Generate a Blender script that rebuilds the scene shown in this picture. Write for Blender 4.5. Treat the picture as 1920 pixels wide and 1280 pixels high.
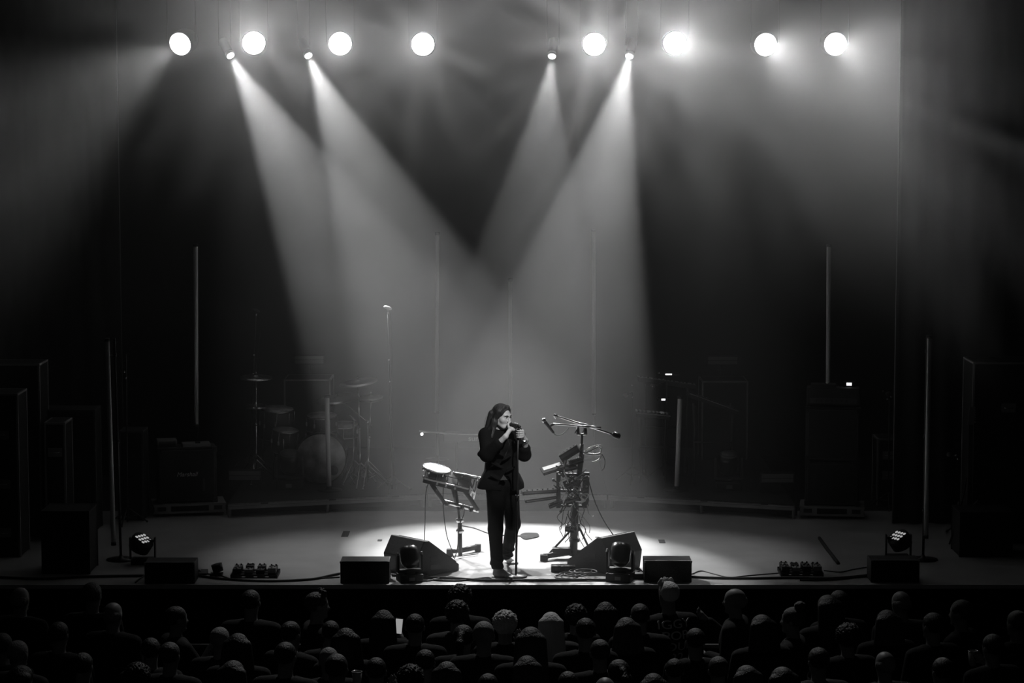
import bpy, bmesh, math, random
import numpy as np
from mathutils import Vector, Matrix, Euler

for _o in list(bpy.data.objects):
    bpy.data.objects.remove(_o, do_unlink=True)
scene = bpy.context.scene
COL = scene.collection
R = math.radians
PI = math.pi

# ------------------------------------------------------------------ camera
# stage floor is z = 0, x to the right, y away from the audience, metres
CAM = Vector((0.0, -24.5, 4.967)); PITCH = R(5.7); F = 4410.0       # F in pixels of the 1920 x 1280 frame
cam_data = bpy.data.cameras.new('camera'); cam_data.sensor_width = 36.0
cam_data.lens = F / 1920.0 * 36.0; cam_data.clip_end = 200
cam = bpy.data.objects.new('camera', cam_data); COL.objects.link(cam)
cam.location = CAM; cam.rotation_euler = (PI / 2 - PITCH, 0, 0)
scene.camera = cam
_fw = Vector((0, math.cos(PITCH), -math.sin(PITCH))); _up = Vector((0, math.sin(PITCH), math.cos(PITCH)))
def ray(px, py): return _fw + Vector(((px - 960) / F, 0, 0)) + _up * ((640 - py) / F)
def G(px, py, z=0.0):                       # point of a pixel on the level z
    d = ray(px, py); return CAM + d * ((z - CAM.z) / d.z)
def D(px, py, y):                           # point of a pixel on the upright plane y
    d = ray(px, py); return CAM + d * ((y - CAM.y) / d.y)
def PXM(y): return F / (y - CAM.y)          # pixels for one metre at the depth y

# ------------------------------------------------------------------ world, exposure
world = bpy.data.worlds.new('house_dark'); scene.world = world; world.use_nodes = True
world.node_tree.nodes['Background'].inputs[0].default_value = (1, 1, 1, 1)
world.node_tree.nodes['Background'].inputs[1].default_value = 0.0045
vs = scene.view_settings
vs.view_transform = 'Standard'; vs.look = 'None'; vs.gamma = 1.0; vs.use_curve_mapping = False
vs.exposure = 0.0
scene.cycles.volume_bounces = 0
scene.cycles.max_bounces = 4; scene.cycles.diffuse_bounces = 2; scene.cycles.glossy_bounces = 2
scene.cycles.transparent_max_bounces = 8
scene.cycles.sample_clamp_indirect = 4.0
scene.cycles.use_denoising = True
scene.cycles.adaptive_threshold = 0.035
scene.cycles.volume_step_rate = 2.0

# ------------------------------------------------------------------ stage lamps' light
def spot(name, loc, target, watts, angle, blend, radius=0.06):
    l = bpy.data.lights.new(name, 'SPOT'); l.energy = watts; l.spot_size = R(angle); l.spot_blend = blend
    l.shadow_soft_size = radius; l.color = (1, 1, 1)
    o = bpy.data.objects.new(name, l); COL.objects.link(o); o.location = loc
    o.rotation_euler = (Vector(target) - Vector(loc)).to_track_quat('-Z', 'Y').to_euler()
    return o
TRUSS_Y = 6.5
WASH_PX = [(340, 81), (476, 81), (638, 82), (793, 83), (1114, 83), (1265, 81), (1434, 83), (1565, 82)]
BEAM_PX = [(432, 104), (578, 104), (1035, 105), (1180, 105)]
BEAM_AIM = [(-0.04, 1.4, 0), (0.2, 1.4, 0), (-0.1, 1.4, 0), (0.12, 1.4, 0)]
BEAM_W = [2700, 2700, 1150, 2900]
WASH_AIM = [(-7.8, -3.5, 2.6), (-2.0, -18, 7.2), (-2.0, -22, 5.4), (-1.2, -24, 5.4), (0.8, -22, 5.4), (3.0, -16, 4.6), (6.2, -9, 3.5), (6.6, -9, 3.5)]
WASH_W = [300, 400, 300, 290, 520, 680, 540, 420]
WASH_CONE = [36, 46, 42, 42, 46, 48, 46, 46]
WASH_POS = [D(px, py, TRUSS_Y) for px, py in WASH_PX]
BEAM_POS = [D(px, py, TRUSS_Y) for px, py in BEAM_PX]
for p, a, w in zip(BEAM_POS, BEAM_AIM, BEAM_W):
    d = (Vector(a) - p).normalized()
    spot('beam_light', p + d * 0.03, a, w, 26, 0.36, 0.045)
for i, (p, a, w) in enumerate(zip(WASH_POS, WASH_AIM, WASH_W)):
    d = (Vector(a) - p).normalized()
    wl = spot('wash_light', p + d * 0.06, a, w, WASH_CONE[i], 1.0, 0.10)
    # many small LED cells behind one lens: the light leaves in uneven rays round the axis
    wl.data.use_nodes = True; wn = wl.data.node_tree; em = wn.nodes['Emission']
    tc = wn.nodes.new('ShaderNodeTexCoord'); sp = wn.nodes.new('ShaderNodeSeparateXYZ'); wn.links.new(tc.outputs['Normal'], sp.inputs[0])
    at = wn.nodes.new('ShaderNodeMath'); at.operation = 'ARCTAN2'; wn.links.new(sp.outputs[1], at.inputs[0]); wn.links.new(sp.outputs[0], at.inputs[1])
    no = wn.nodes.new('ShaderNodeTexNoise'); no.noise_dimensions = '1D'; no.inputs['Scale'].default_value = 4.5; no.inputs['Detail'].default_value = 2.0
    ad = wn.nodes.new('ShaderNodeMath'); ad.operation = 'ADD'; ad.inputs[1].default_value = 10.0 * i; wn.links.new(at.outputs[0], ad.inputs[0]); wn.links.new(ad.outputs[0], no.inputs['W'])
    mr = wn.nodes.new('ShaderNodeMapRange'); mr.inputs[1].default_value = 0.35; mr.inputs[2].default_value = 0.65; mr.inputs[3].default_value = 0.1; mr.inputs[4].default_value = 2.1
    wn.links.new(no.outputs[0], mr.inputs[0]); wn.links.new(mr.outputs[0], em.inputs['Strength'])
# floor wash from two unseen spots added above the frame, and one front-of-house spot on the singer
spot('added_overhead_light', (-3.4, 3.4, 8.2), (-1.75, 1.2, 0), 1000, 26, 1.0, 0.12)
spot('added_overhead_light', (3.4, 3.4, 8.2), (1.75, 1.2, 0), 800, 26, 1.0, 0.12)
spot('house_spot', (3.0, -9.5, 9.6), (0.05, 0.0, 1.62), 5600, 5.8, 0.8, 0.12)
spot('added_overhead_light', (0, 3.2, 8.8), (0, -4.6, -0.3), 1100, 46, 1.0, 0.15)  # another unseen spot, added overhead to rim the crowd

# ------------------------------------------------------------------ materials (all grey, procedural)
MATS = {}
def mat(name, col, rough=0.6, metal=0.0, emit=0.0, bump=0.0, bscale=40.0, var=0.0, vscale=6.0, spec=0.5, stretch=None):
    if name in MATS: return MATS[name]
    m = bpy.data.materials.new(name); m.use_nodes = True; nt = m.node_tree
    b = nt.nodes['Principled BSDF']
    b.inputs['Base Color'].default_value = (col, col, col, 1); b.inputs['Roughness'].default_value = rough
    b.inputs['Metallic'].default_value = metal; b.inputs['Specular IOR Level'].default_value = spec
    if emit:
        b.inputs['Emission Color'].default_value = (1, 1, 1, 1); b.inputs['Emission Strength'].default_value = emit
    if var or bump:
        tc = nt.nodes.new('ShaderNodeTexCoord'); mp = nt.nodes.new('ShaderNodeMapping')
        nt.links.new(tc.outputs['Object'], mp.inputs['Vector'])
        if stretch: mp.inputs['Scale'].default_value = stretch
        if var:
            n = nt.nodes.new('ShaderNodeTexNoise'); n.inputs['Scale'].default_value = vscale; n.inputs['Detail'].default_value = 5
            nt.links.new(mp.outputs[0], n.inputs['Vector'])
            r = nt.nodes.new('ShaderNodeValToRGB'); a, c = max(0, col * (1 - var)), min(1, col * (1 + var))
            r.color_ramp.elements[0].position = 0.3; r.color_ramp.elements[1].position = 0.7
            r.color_ramp.elements[0].color = (a, a, a, 1); r.color_ramp.elements[1].color = (c, c, c, 1)
            nt.links.new(n.outputs[0], r.inputs[0]); nt.links.new(r.outputs[0], b.inputs['Base Color'])
        if bump:
            n2 = nt.nodes.new('ShaderNodeTexNoise'); n2.inputs['Scale'].default_value = bscale; n2.inputs['Detail'].default_value = 4
            nt.links.new(mp.outputs[0], n2.inputs['Vector'])
            bp = nt.nodes.new('ShaderNodeBump'); bp.inputs['Strength'].default_value = bump; bp.inputs['Distance'].default_value = 0.02
            nt.links.new(n2.outputs[0], bp.inputs['Height']); nt.links.new(bp.outputs[0], b.inputs['Normal'])
    MATS[name] = m; return m
mat('black', 0.012, 0.55, bump=0.1); mat('black_gloss', 0.012, 0.28); mat('black_metal', 0.03, 0.42, metal=0.3)
mat('black_cloth', 0.012, 0.95, bump=0.25, bscale=25); mat('tolex', 0.02, 0.7, bump=0.4, bscale=180)
mat('grille', 0.03, 0.8, bump=0.6, bscale=220); mat('chrome', 0.75, 0.22, metal=1.0); mat('alu', 0.42, 0.45, metal=0.6, var=0.2)
mat('alu_dull', 0.3, 0.6, var=0.25, vscale=3); mat('white_plastic', 0.8, 0.4); mat('grey_plastic', 0.22, 0.5)
mat('dark_grey', 0.07, 0.6); mat('tube', 0.7, 0.35); mat('brass', 0.5, 0.3, metal=1.0, bump=0.05, bscale=90)
mat('rubber', 0.02, 0.8); mat('wood_dark', 0.05, 0.5, var=0.4, stretch=(1, 8, 8))
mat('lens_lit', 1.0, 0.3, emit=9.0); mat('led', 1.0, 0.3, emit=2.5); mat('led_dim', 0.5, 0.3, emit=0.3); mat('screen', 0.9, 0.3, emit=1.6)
mat('pad_head', 0.75, 0.5, bump=0.1, bscale=300); mat('drum_shell', 0.12, 0.25); mat('drum_head', 0.45, 0.25, var=0.6, vscale=5)
mat('matte_black', 0.012, 0.9, spec=0.08); mat('cable', 0.02, 0.55); mat('cable_light', 0.45, 0.5); mat('tape', 0.03, 0.8)

# ------------------------------------------------------------------ mesh collecting
class MB:
    def __init__(self, origin=(0, 0, 0)):
        self.v = []; self.f = []; self.s = []; self.o = Vector(origin)
    def add(self, verts, faces, smooth=False):
        n = len(self.v); self.v += [Vector(p) for p in verts]
        for f in faces: self.f.append([n + i for i in f]); self.s.append(smooth)
        return self
    def box(self, c, size, rot=None):
        c = Vector(c); x, y, z = [a / 2 for a in size]
        P = [Vector((sx * x, sy * y, sz * z)) for sz in (-1, 1) for sy in (-1, 1) for sx in (-1, 1)]
        if rot is not None:
            M = rot if isinstance(rot, Matrix) else Euler(rot).to_matrix()
            P = [M @ p for p in P]
        return self.add([p + c for p in P], [(0, 2, 3, 1), (4, 5, 7, 6), (0, 1, 5, 4), (2, 6, 7, 3), (0, 4, 6, 2), (1, 3, 7, 5)])
    def cyl(self, a, b, r, r2=None, n=12, caps=True):
        a = Vector(a); b = Vector(b); r2 = r if r2 is None else r2
        q = (b - a).to_track_quat('Z', 'Y').to_matrix(); L = (b - a).length
        P = []
        for z, rr in ((0, r), (L, r2)):
            for i in range(n):
                t = 2 * PI * i / n; P.append(a + q @ Vector((rr * math.cos(t), rr * math.sin(t), z)))
        self.add(P, [(i, (i + 1) % n, n + (i + 1) % n, n + i) for i in range(n)], True)
        if caps:
            k = len(self.v) - 2 * n
            self.f.append([k + i for i in reversed(range(n))]); self.s.append(False)
            self.f.append([k + n + i for i in range(n)]); self.s.append(False)
        return self
    def tube(self, pts, r, n=6):
        pts = [Vector(p) for p in pts]; P = []; N = len(pts)
        rr = r if isinstance(r, (list, tuple)) else [r] * N
        prev = None
        for i, p in enumerate(pts):
            t = (pts[min(i + 1, N - 1)] - pts[max(i - 1, 0)]).normalized()
            if prev is None:
                u = t.orthogonal().normalized()
            else:
                u = (prev - t * prev.dot(t)); u = u.normalized() if u.length > 1e-6 else t.orthogonal().normalized()
            w = t.cross(u); prev = u
            for k in range(n):
                a = 2 * PI * k / n; P.append(p + (u * math.cos(a) + w * math.sin(a)) * rr[i])
        fs = [(i * n + k, i * n + (k + 1) % n, (i + 1) * n + (k + 1) % n, (i + 1) * n + k) for i in range(N - 1) for k in range(n)]
        fs.append(tuple(reversed(range(n)))); fs.append(tuple((N - 1) * n + k for k in range(n)))
        return self.add(P, fs, True)
    def lathe(self, prof, c=(0, 0, 0), axis=(0, 0, 1), n=24, smooth=True):     # profile of (radius, height)
        q = Vector(axis).to_track_quat('Z', 'Y').to_matrix(); c = Vector(c); P = []
        for r, h in prof:
            for i in range(n):
                t = 2 * PI * i / n; P.append(c + q @ Vector((r * math.cos(t), r * math.sin(t), h)))
        m = len(prof)
        fs = [(j * n + i, j * n + (i + 1) % n, (j + 1) * n + (i + 1) % n, (j + 1) * n + i) for j in range(m - 1) for i in range(n)]
        fs.append(tuple(reversed(range(n)))); fs.append(tuple((m - 1) * n + i for i in range(n)))
        return self.add(P, fs, smooth)
    def ball(self, c, r, n=12, m=8, rot=None):
        c = Vector(c); r = (r, r, r) if not isinstance(r, (tuple, list)) else r
        M = Matrix.Identity(3) if rot is None else Euler(rot).to_matrix(); P = []
        for j in range(1, m):
            a = PI * j / m
            for i in range(n):
                t = 2 * PI * i / n
                P.append(c + M @ Vector((r[0] * math.sin(a) * math.cos(t), r[1] * math.sin(a) * math.sin(t), r[2] * math.cos(a))))
        k = len(P); P += [c + M @ Vector((0, 0, r[2])), c + M @ Vector((0, 0, -r[2]))]
        fs = [((j) * n + (i + 1) % n, j * n + i, (j + 1) * n + i, (j + 1) * n + (i + 1) % n) for j in range(m - 2) for i in range(n)]
        fs += [(k, i, (i + 1) % n) for i in range(n)] + [(k + 1, (m - 2) * n + (i + 1) % n, (m - 2) * n + i) for i in range(n)]
        return self.add(P, fs, True)
    def prism(self, poly, d, axis='x'):           # poly of (a, b) in the plane across the axis, d = (from, to)
        P = []
        for t in d:
            for a, b in poly:
                P.append({'x': (t, a, b), 'y': (a, t, b), 'z': (a, b, t)}[axis])
        n = len(poly)
        fs = [tuple(reversed(range(n))), tuple(n + i for i in range(n))] + [(i, (i + 1) % n, n + (i + 1) % n, n + i) for i in range(n)]
        return self.add(P, fs)
    def xf(self, M):
        self.v = [M @ p for p in self.v]; return self
    def build(self, name, material, parent=None, bevel=0.0, recalc=True):
        me = bpy.data.meshes.new(name)
        me.from_pydata([tuple(p - self.o) for p in self.v], [], self.f)
        if recalc:
            bm = bmesh.new(); bm.from_mesh(me); bmesh.ops.recalc_face_normals(bm, faces=bm.faces); bm.to_mesh(me); bm.free()
        me.polygons.foreach_set('use_smooth', self.s); me.update()
        me.materials.append(MATS[material] if isinstance(material, str) else material)
        o = bpy.data.objects.new(name, me); COL.objects.link(o)
        if parent is not None:
            o.parent = parent
        else:
            o.location = self.o
        if bevel:
            b = o.modifiers.new('bevel', 'BEVEL'); b.width = bevel; b.segments = 2; b.limit_method = 'ANGLE'
        return o
def tag(o, label, cat=None, group=None, kind=None):
    if label: o['label'] = label
    if cat: o['category'] = cat
    if group: o['group'] = group
    if kind: o['kind'] = kind
    return o
def thing(name, label, cat, loc=(0, 0, 0), rz=0.0, group=None):
    o = bpy.data.objects.new(name, None); COL.objects.link(o); o.location = loc; o.rotation_euler = (0, 0, rz)
    o.empty_display_size = 0.1
    return tag(o, label, cat, group)
def dup(root, loc=None, rz=None, label=None, group=None):
    def cp(o, parent):
        c = o.copy(); COL.objects.link(c); c.parent = parent
        for ch in [x for x in COL.objects if x.parent == o]: cp(ch, c)
        return c
    r = cp(root, None)
    if loc is not None: r.location = loc
    if rz is not None: r.rotation_euler = (0, 0, rz)
    if label: r['label'] = label
    if group: r['group'] = group
    return r
def curve_pts(pts, n=8):                          # Catmull-Rom through points
    pts = [Vector(p) for p in pts]; out = []
    for i in range(len(pts) - 1):
        p0 = pts[max(i - 1, 0)]; p1 = pts[i]; p2 = pts[i + 1]; p3 = pts[min(i + 2, len(pts) - 1)]
        for k in range(n):
            t = k / n
            out.append(0.5 * ((2 * p1) + (p2 - p0) * t + (2 * p0 - 5 * p1 + 4 * p2 - p3) * t * t + (3 * p1 - p0 - 3 * p2 + p3) * t ** 3))
    out.append(pts[-1]); return out
# ------------------------------------------------------------------ the setting
EDGE_Y = -0.32; FLOOR_Z = -1.3
def struct(name, mb, m, parent=None, label=None):
    o = mb.build(name, m, parent)
    if parent is None: o['kind'] = 'structure'
    if label: o['label'] = label
    return o
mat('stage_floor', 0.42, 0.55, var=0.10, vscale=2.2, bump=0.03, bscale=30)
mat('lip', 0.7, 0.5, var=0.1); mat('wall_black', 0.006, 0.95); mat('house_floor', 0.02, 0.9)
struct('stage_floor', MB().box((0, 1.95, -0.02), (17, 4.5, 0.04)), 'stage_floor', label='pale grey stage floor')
struct('floor_upstage', MB().box((0, 6.5, -0.02), (17, 4.6, 0.04)), 'wall_black', label='upstage floor around the risers, coloured black for lack of light')  # black here stands in for the shade over the floor upstage
struct('trim_1', MB().box((0, EDGE_Y + 0.015, -0.02), (17, 0.03, 0.044)), 'lip', label='pale nosing strip along the front edge of the stage')
struct('wall_stage_front', MB().box((0, EDGE_Y + 0.05, -0.675), (17, 0.08, 1.25)), 'wall_black', label='black fascia below the stage edge')
struct('floor', MB().box((0, -8, FLOOR_Z - 0.05), (17, 15.5, 0.1)), 'house_floor', label='dark auditorium floor')
struct('wall_back', MB().box((0, 8.9, 3.9), (17, 0.1, 10.6)), 'wall_black', label='black backdrop')
struct('wall_left', MB().box((-8.45, -3.4, 3.9), (0.1, 24.7, 10.6)), 'wall_black', label='black side wall on the left')
struct('wall_right', MB().box((8.45, -3.4, 3.9), (0.1, 24.7, 10.6)), 'wall_black', label='black side wall on the right')
struct('ceiling', MB().box((0, 2, 9.25), (17, 14, 0.1)), 'wall_black', label='black ceiling over the stage')
# haze
hz = MB().box((0, 4.1, 4.02), (13, 9.2, 8.0)).build('stage_haze', 'black')
hm = bpy.data.materials.new('haze'); hm.use_nodes = True; nt = hm.node_tree
for n in list(nt.nodes): nt.nodes.remove(n)
out = nt.nodes.new('ShaderNodeOutputMaterial'); vsc = nt.nodes.new('ShaderNodeVolumeScatter')
vsc.inputs['Density'].default_value = 0.035; vsc.inputs['Anisotropy'].default_value = 0.45
vsc.inputs['Color'].default_value = (1, 1, 1, 1)
nt.links.new(vsc.outputs[0], out.inputs['Volume'])
tc = nt.nodes.new('ShaderNodeTexCoord'); nz = nt.nodes.new('ShaderNodeTexNoise'); nz.inputs['Scale'].default_value = 0.9; nz.inputs['Detail'].default_value = 3.0; nz.inputs['Distortion'].default_value = 0.8
nt.links.new(tc.outputs['Object'], nz.inputs['Vector']); mr = nt.nodes.new('ShaderNodeMapRange'); mr.inputs[1].default_value = 0.3; mr.inputs[2].default_value = 0.7; mr.inputs[3].default_value = 0.025; mr.inputs[4].default_value = 0.043
nt.links.new(nz.outputs[0], mr.inputs[0]); nt.links.new(mr.outputs[0], vsc.inputs['Density'])
hz.data.materials.clear(); hz.data.materials.append(hm)
tag(hz, 'thin grey theatrical haze hanging over the whole stage', 'haze', kind='stuff')
# ------------------------------------------------------------------ truss and lamps
TZ = WASH_POS[0].z + 0.86
tr = thing('lighting_truss', 'black lighting truss above the row of lamps', 'truss', (0, TRUSS_Y, TZ))
for i, (dy, dz) in enumerate(((-0.15, 0), (0.15, 0), (0, 0.26))):
    MB().cyl((-5.2, dy, dz), (5.2, dy, dz), 0.025).build('chord', 'black_metal', tr)
for k in range(26):
    x0 = -5.2 + k * 0.4; m = MB()
    for a, b in (((x0, -0.15, 0), (x0 + 0.2, 0, 0.26)), ((x0 + 0.2, 0, 0.26), (x0 + 0.4, -0.15, 0)), ((x0, 0.15, 0), (x0 + 0.2, 0, 0.26)), ((x0 + 0.2, 0, 0.26), (x0 + 0.4, 0.15, 0))):
        m.cyl(a, b, 0.01, n=6)
    m.build('brace', 'black_metal', tr)
for x in (-4.6, 0, 4.6):
    m = MB(); m.cyl((x, 0, 0.28), (x, 0, 9.18 - TZ), 0.012); m.build('chain', 'black_metal', tr)
wash_words = ['outermost round lamp at the left end of the row, glowing towards the dark side wall', 'second round glowing lamp from the left end of the row',
  'third round glowing lamp from the left end of the row', 'fourth round glowing lamp from the left, just left of the gap in the row',
  'round glowing lamp right of the gap, between the two right-hand beams', 'hazy blurred round lamp, third from the right end of the row',
  'second round glowing lamp from the right end of the row', 'outermost round glowing lamp at the right end of the row']
for i, (p, a) in enumerate(zip(WASH_POS, WASH_AIM)):
    d = (Vector(a) - p).normalized(); p0 = Vector((p.x, TRUSS_Y, TZ - 0.02))
    r = thing('wash_lamp', wash_words[i], 'stage lamp', p0, group='round wash lamps on the truss')
    MB(p0).lathe([(0.148, 0), (0.148, 0.012)], c=p + d * 0.03, axis=d, n=40).build('lens', 'lens_lit', r)
    MB(p0).lathe([(0.07, -0.27), (0.12, -0.25), (0.163, -0.14), (0.163, 0.02), (0.152, 0.032)], c=p, axis=d, n=32).build('head', 'black', r)
    b = MB(p0); b.box(p0 + Vector((0, 0, -0.07)), (0.30, 0.24, 0.13)); bb = b.build('base', 'black', r, 0.01)
    MB(p0).box(p0 + Vector((0, -0.122, -0.132)), (0.27, 0.008, 0.012)).build('glint_strip', 'alu', r)  # pale strip put in for the glint on the base's lower edge
    y_ = MB(p0); sx = Vector((1, 0, 0)) * 0.185
    for s in (-1, 1): y_.box((p0 + sx * s + p + sx * s) / 2 + Vector((0, 0, -0.02)), (0.009, 0.04, (p0.z - p.z) - 0.08))
    y_.box(p0 + Vector((0, 0, -0.15)), (0.40, 0.11, 0.03)); y_.build('yoke', 'black', r)
    MB(p0).cyl(p0 + Vector((0, 0, -0.01)), p0 + Vector((0, 0, 0.02)), 0.04).build('clamp', 'black_metal', r)
beam_words = ['small spot lamp throwing the leftmost beam down to the singer', 'small spot lamp throwing the second beam from the left',
  'small spot lamp throwing the faint narrow beam near the middle', 'small spot lamp throwing the rightmost bright beam']
for i, (p, a) in enumerate(zip(BEAM_POS, BEAM_AIM)):
    d = (Vector(a) - p).normalized(); p0 = Vector((p.x, TRUSS_Y + 0.12, TZ - 0.02))
    r = thing('beam_lamp', beam_words[i], 'stage lamp', p0, group='narrow spot lamps on the truss')
    MB(p0).lathe([(0.05, 0), (0.05, 0.008)], c=p, axis=d, n=24).build('lens', 'lens_lit', r)
    MB(p0).lathe([(0.052, -0.06), (0.06, -0.02), (0.053, 0.004)], c=p, axis=d, n=24).build('snout', 'white_plastic', r)
    MB(p0).lathe([(0.04, -0.3), (0.065, -0.28), (0.065, -0.12), (0.052, -0.05)], c=p, axis=d, n=24).build('head', 'black', r)
    hb = p - d * 0.2
    y_ = MB(p0)
    for s in (-1, 1): y_.cyl(hb + Vector((0.08 * s, 0, 0)), Vector((hb.x + 0.08 * s, hb.y, p0.z - 0.1)), 0.006)
    y_.build('yoke', 'black', r)
    MB(p0).box(Vector((hb.x, hb.y, p0.z - 0.05)), (0.26, 0.2, 0.1)).build('base', 'black', r, 0.01)
    MB(p0).cyl(Vector((hb.x, hb.y, p0.z - 0.02)), Vector((hb.x, TRUSS_Y + 0.15, p0.z + 0.03)), 0.03).build('clamp', 'black_metal', r)
# ------------------------------------------------------------------ smooth bodies: distance field + surface nets
class Field:
    def __init__(self, lo, hi, h):
        self.lo = np.array(lo, float); self.h = h
        self.n = np.ceil((np.array(hi, float) - self.lo) / h).astype(int) + 1
        self.f = np.full(self.n, 0.2, np.float32)
    def _sub(self, lo, hi, m):
        a = np.clip(np.floor((np.array(lo) - m - self.lo) / self.h).astype(int), 0, self.n - 1)
        b = np.clip(np.ceil((np.array(hi) + m - self.lo) / self.h).astype(int) + 1, 1, self.n)
        sl = tuple(slice(i, j) for i, j in zip(a, b))
        ax = [self.lo[i] + self.h * np.arange(a[i], b[i]) for i in range(3)]
        return sl, np.meshgrid(*ax, indexing='ij')
    def _op(self, sl, d, k, op):
        if d.size == 0: return
        a = self.f[sl]
        if op == 'add':
            t = np.clip(0.5 + 0.5 * (a - d) / k, 0, 1); self.f[sl] = a * (1 - t) + d * t - k * t * (1 - t)
        else:
            d = -d; t = np.clip(0.5 - 0.5 * (a - d) / k, 0, 1); self.f[sl] = a * (1 - t) + d * t + k * t * (1 - t)
    def cap(self, a, b, ra, rb=None, k=0.02, op='add', sq=None):
        rb = ra if rb is None else rb; a = np.array(a, float); b = np.array(b, float); r = max(ra, rb)
        q = 1.0 if sq is None else max(sq)
        sl, (X, Y, Z) = self._sub(np.minimum(a, b) - r * q, np.maximum(a, b) + r * q, k + 3 * self.h)
        ab = b - a; L = ab.dot(ab) + 1e-12
        px, py, pz = X - a[0], Y - a[1], Z - a[2]
        t = np.clip((px * ab[0] + py * ab[1] + pz * ab[2]) / L, 0, 1)
        dx, dy, dz = px - ab[0] * t, py - ab[1] * t, pz - ab[2] * t
        if sq is not None: dx, dy, dz = dx / sq[0], dy / sq[1], dz / sq[2]
        d = np.sqrt(dx * dx + dy * dy + dz * dz) - (ra + (rb - ra) * t)
        if sq is not None: d = d * min(sq)
        self._op(sl, d.astype(np.float32), k, op); return self
    def ell(self, c, r, rot=None, k=0.02, op='add', noise=0.0):
        c = np.array(c, float); R3 = max(r)
        sl, (X, Y, Z) = self._sub(c - R3, c + R3, k + 3 * self.h + noise)
        px, py, pz = X - c[0], Y - c[1], Z - c[2]
        if rot is not None:
            M = np.array((rot if isinstance(rot, Matrix) else Euler(rot).to_matrix()).transposed())
            px, py, pz = (M[i, 0] * px + M[i, 1] * py + M[i, 2] * pz for i in range(3))
        k0 = np.sqrt((px / r[0]) ** 2 + (py / r[1]) ** 2 + (pz / r[2]) ** 2)
        k1 = np.sqrt((px / r[0] ** 2) ** 2 + (py / r[1] ** 2) ** 2 + (pz / r[2] ** 2) ** 2) + 1e-9
        d = k0 * (k0 - 1) / k1
        if noise: d = d + noise * (np.sin(X * 130 + 3 * np.sin(Z * 70)) * np.sin(Y * 120 + 2 * np.sin(X * 60)) * np.sin(Z * 140 + 2 * np.sin(Y * 80)))
        self._op(sl, d.astype(np.float32), k, op); return self
    def cut(self, c, nrm, k=0.004):                 # remove the half-space on the side of nrm
        X, Y, Z = np.meshgrid(*[self.lo[i] + self.h * np.arange(self.n[i]) for i in range(3)], indexing='ij')
        n_ = Vector(nrm).normalized(); d = -((X - c[0]) * n_.x + (Y - c[1]) * n_.y + (Z - c[2]) * n_.z)
        self._op((slice(None),) * 3, d.astype(np.float32), k, 'sub'); return self
    def mesh(self, name, material, smooth_it=1):
        f = self.f; f[0] = f[-1] = 0.1; f[:, 0] = f[:, -1] = 0.1; f[:, :, 0] = f[:, :, -1] = 0.1
        s = f < 0
        c8 = [(i, j, k) for i in (0, 1) for j in (0, 1) for k in (0, 1)]
        n = np.array(f.shape) - 1
        cnt = np.zeros(n, np.int8)
        for i, j, k in c8: cnt += s[i:i + n[0], j:j + n[1], k:k + n[2]]
        act = np.argwhere((cnt > 0) & (cnt < 8))
        idx = np.full(n, -1, np.int64); idx[tuple(act.T)] = np.arange(len(act))
        val = np.stack([f[act[:, 0] + i, act[:, 1] + j, act[:, 2] + k] for i, j, k in c8], 1)
        P = np.zeros((len(act), 3)); C = np.zeros(len(act))
        for a in range(8):
            for b in range(a + 1, 8):
                da = np.array(c8[a]); db = np.array(c8[b])
                if np.abs(da - db).sum() != 1: continue
                va, vb = val[:, a], val[:, b]; m = (va < 0) != (vb < 0)
                t = va[m] / (va[m] - vb[m])
                P[m] += da + (db - da) * t[:, None]; C[m] += 1
        V = self.lo + self.h * (act + P / C[:, None])
        quads = []
        for ax in range(3):
            o1, o2 = [(1, 2), (2, 0), (0, 1)][ax]
            A = np.take(s, range(0, f.shape[ax] - 1), ax); B = np.take(s, range(1, f.shape[ax]), ax)
            e = np.argwhere(A != B)
            e = e[(e[:, o1] > 0) & (e[:, o2] > 0) & (e[:, o1] < n[o1]) & (e[:, o2] < n[o2])]
            u = np.zeros(3, int); u[o1] = 1; w = np.zeros(3, int); w[o2] = 1
            q = np.stack([idx[tuple((e - d).T)] for d in (u * 0, u, u + w, w)], 1)
            flip = A[tuple(e.T)]
            q[~flip] = q[~flip][:, ::-1]
            quads.append(q)
        Q = np.concatenate(quads); Q = Q[(Q >= 0).all(1)]
        for _ in range(smooth_it):
            acc = np.zeros_like(V); num = np.zeros(len(V))
            for a, b in ((0, 1), (1, 2), (2, 3), (3, 0)):
                np.add.at(acc, Q[:, a], V[Q[:, b]]); np.add.at(num, Q[:, a], 1)
                np.add.at(acc, Q[:, b], V[Q[:, a]]); np.add.at(num, Q[:, b], 1)
            V = 0.5 * V + 0.5 * acc / np.maximum(num, 1)[:, None]
        me = bpy.data.meshes.new(name)
        me.from_pydata(V.tolist(), [], Q.tolist())
        me.polygons.foreach_set('use_smooth', [True] * len(Q)); me.update()
        me.materials.append(MATS[material]); return me
def link(name, me, parent=None):
    o = bpy.data.objects.new(name, me); COL.objects.link(o)
    if parent is not None: o.parent = parent
    return o
mat('skin', 0.48, 0.5, bump=0.05, bscale=120, var=0.06); mat('skin_crowd', 0.28, 0.5)
mat('hair_dark', 0.018, 0.5, bump=0.6, bscale=90, stretch=(1, 1, 0.08)); mat('hair_brown', 0.07, 0.5, bump=0.6, bscale=90, stretch=(1, 1, 0.1))
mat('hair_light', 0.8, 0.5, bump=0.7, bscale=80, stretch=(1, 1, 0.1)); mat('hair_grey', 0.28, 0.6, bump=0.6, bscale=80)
mat('suit', 0.006, 0.9, bump=0.15, bscale=60, spec=0.1); mat('lip', 0.16, 0.5); mat('eye', 0.03, 0.3)
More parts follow.
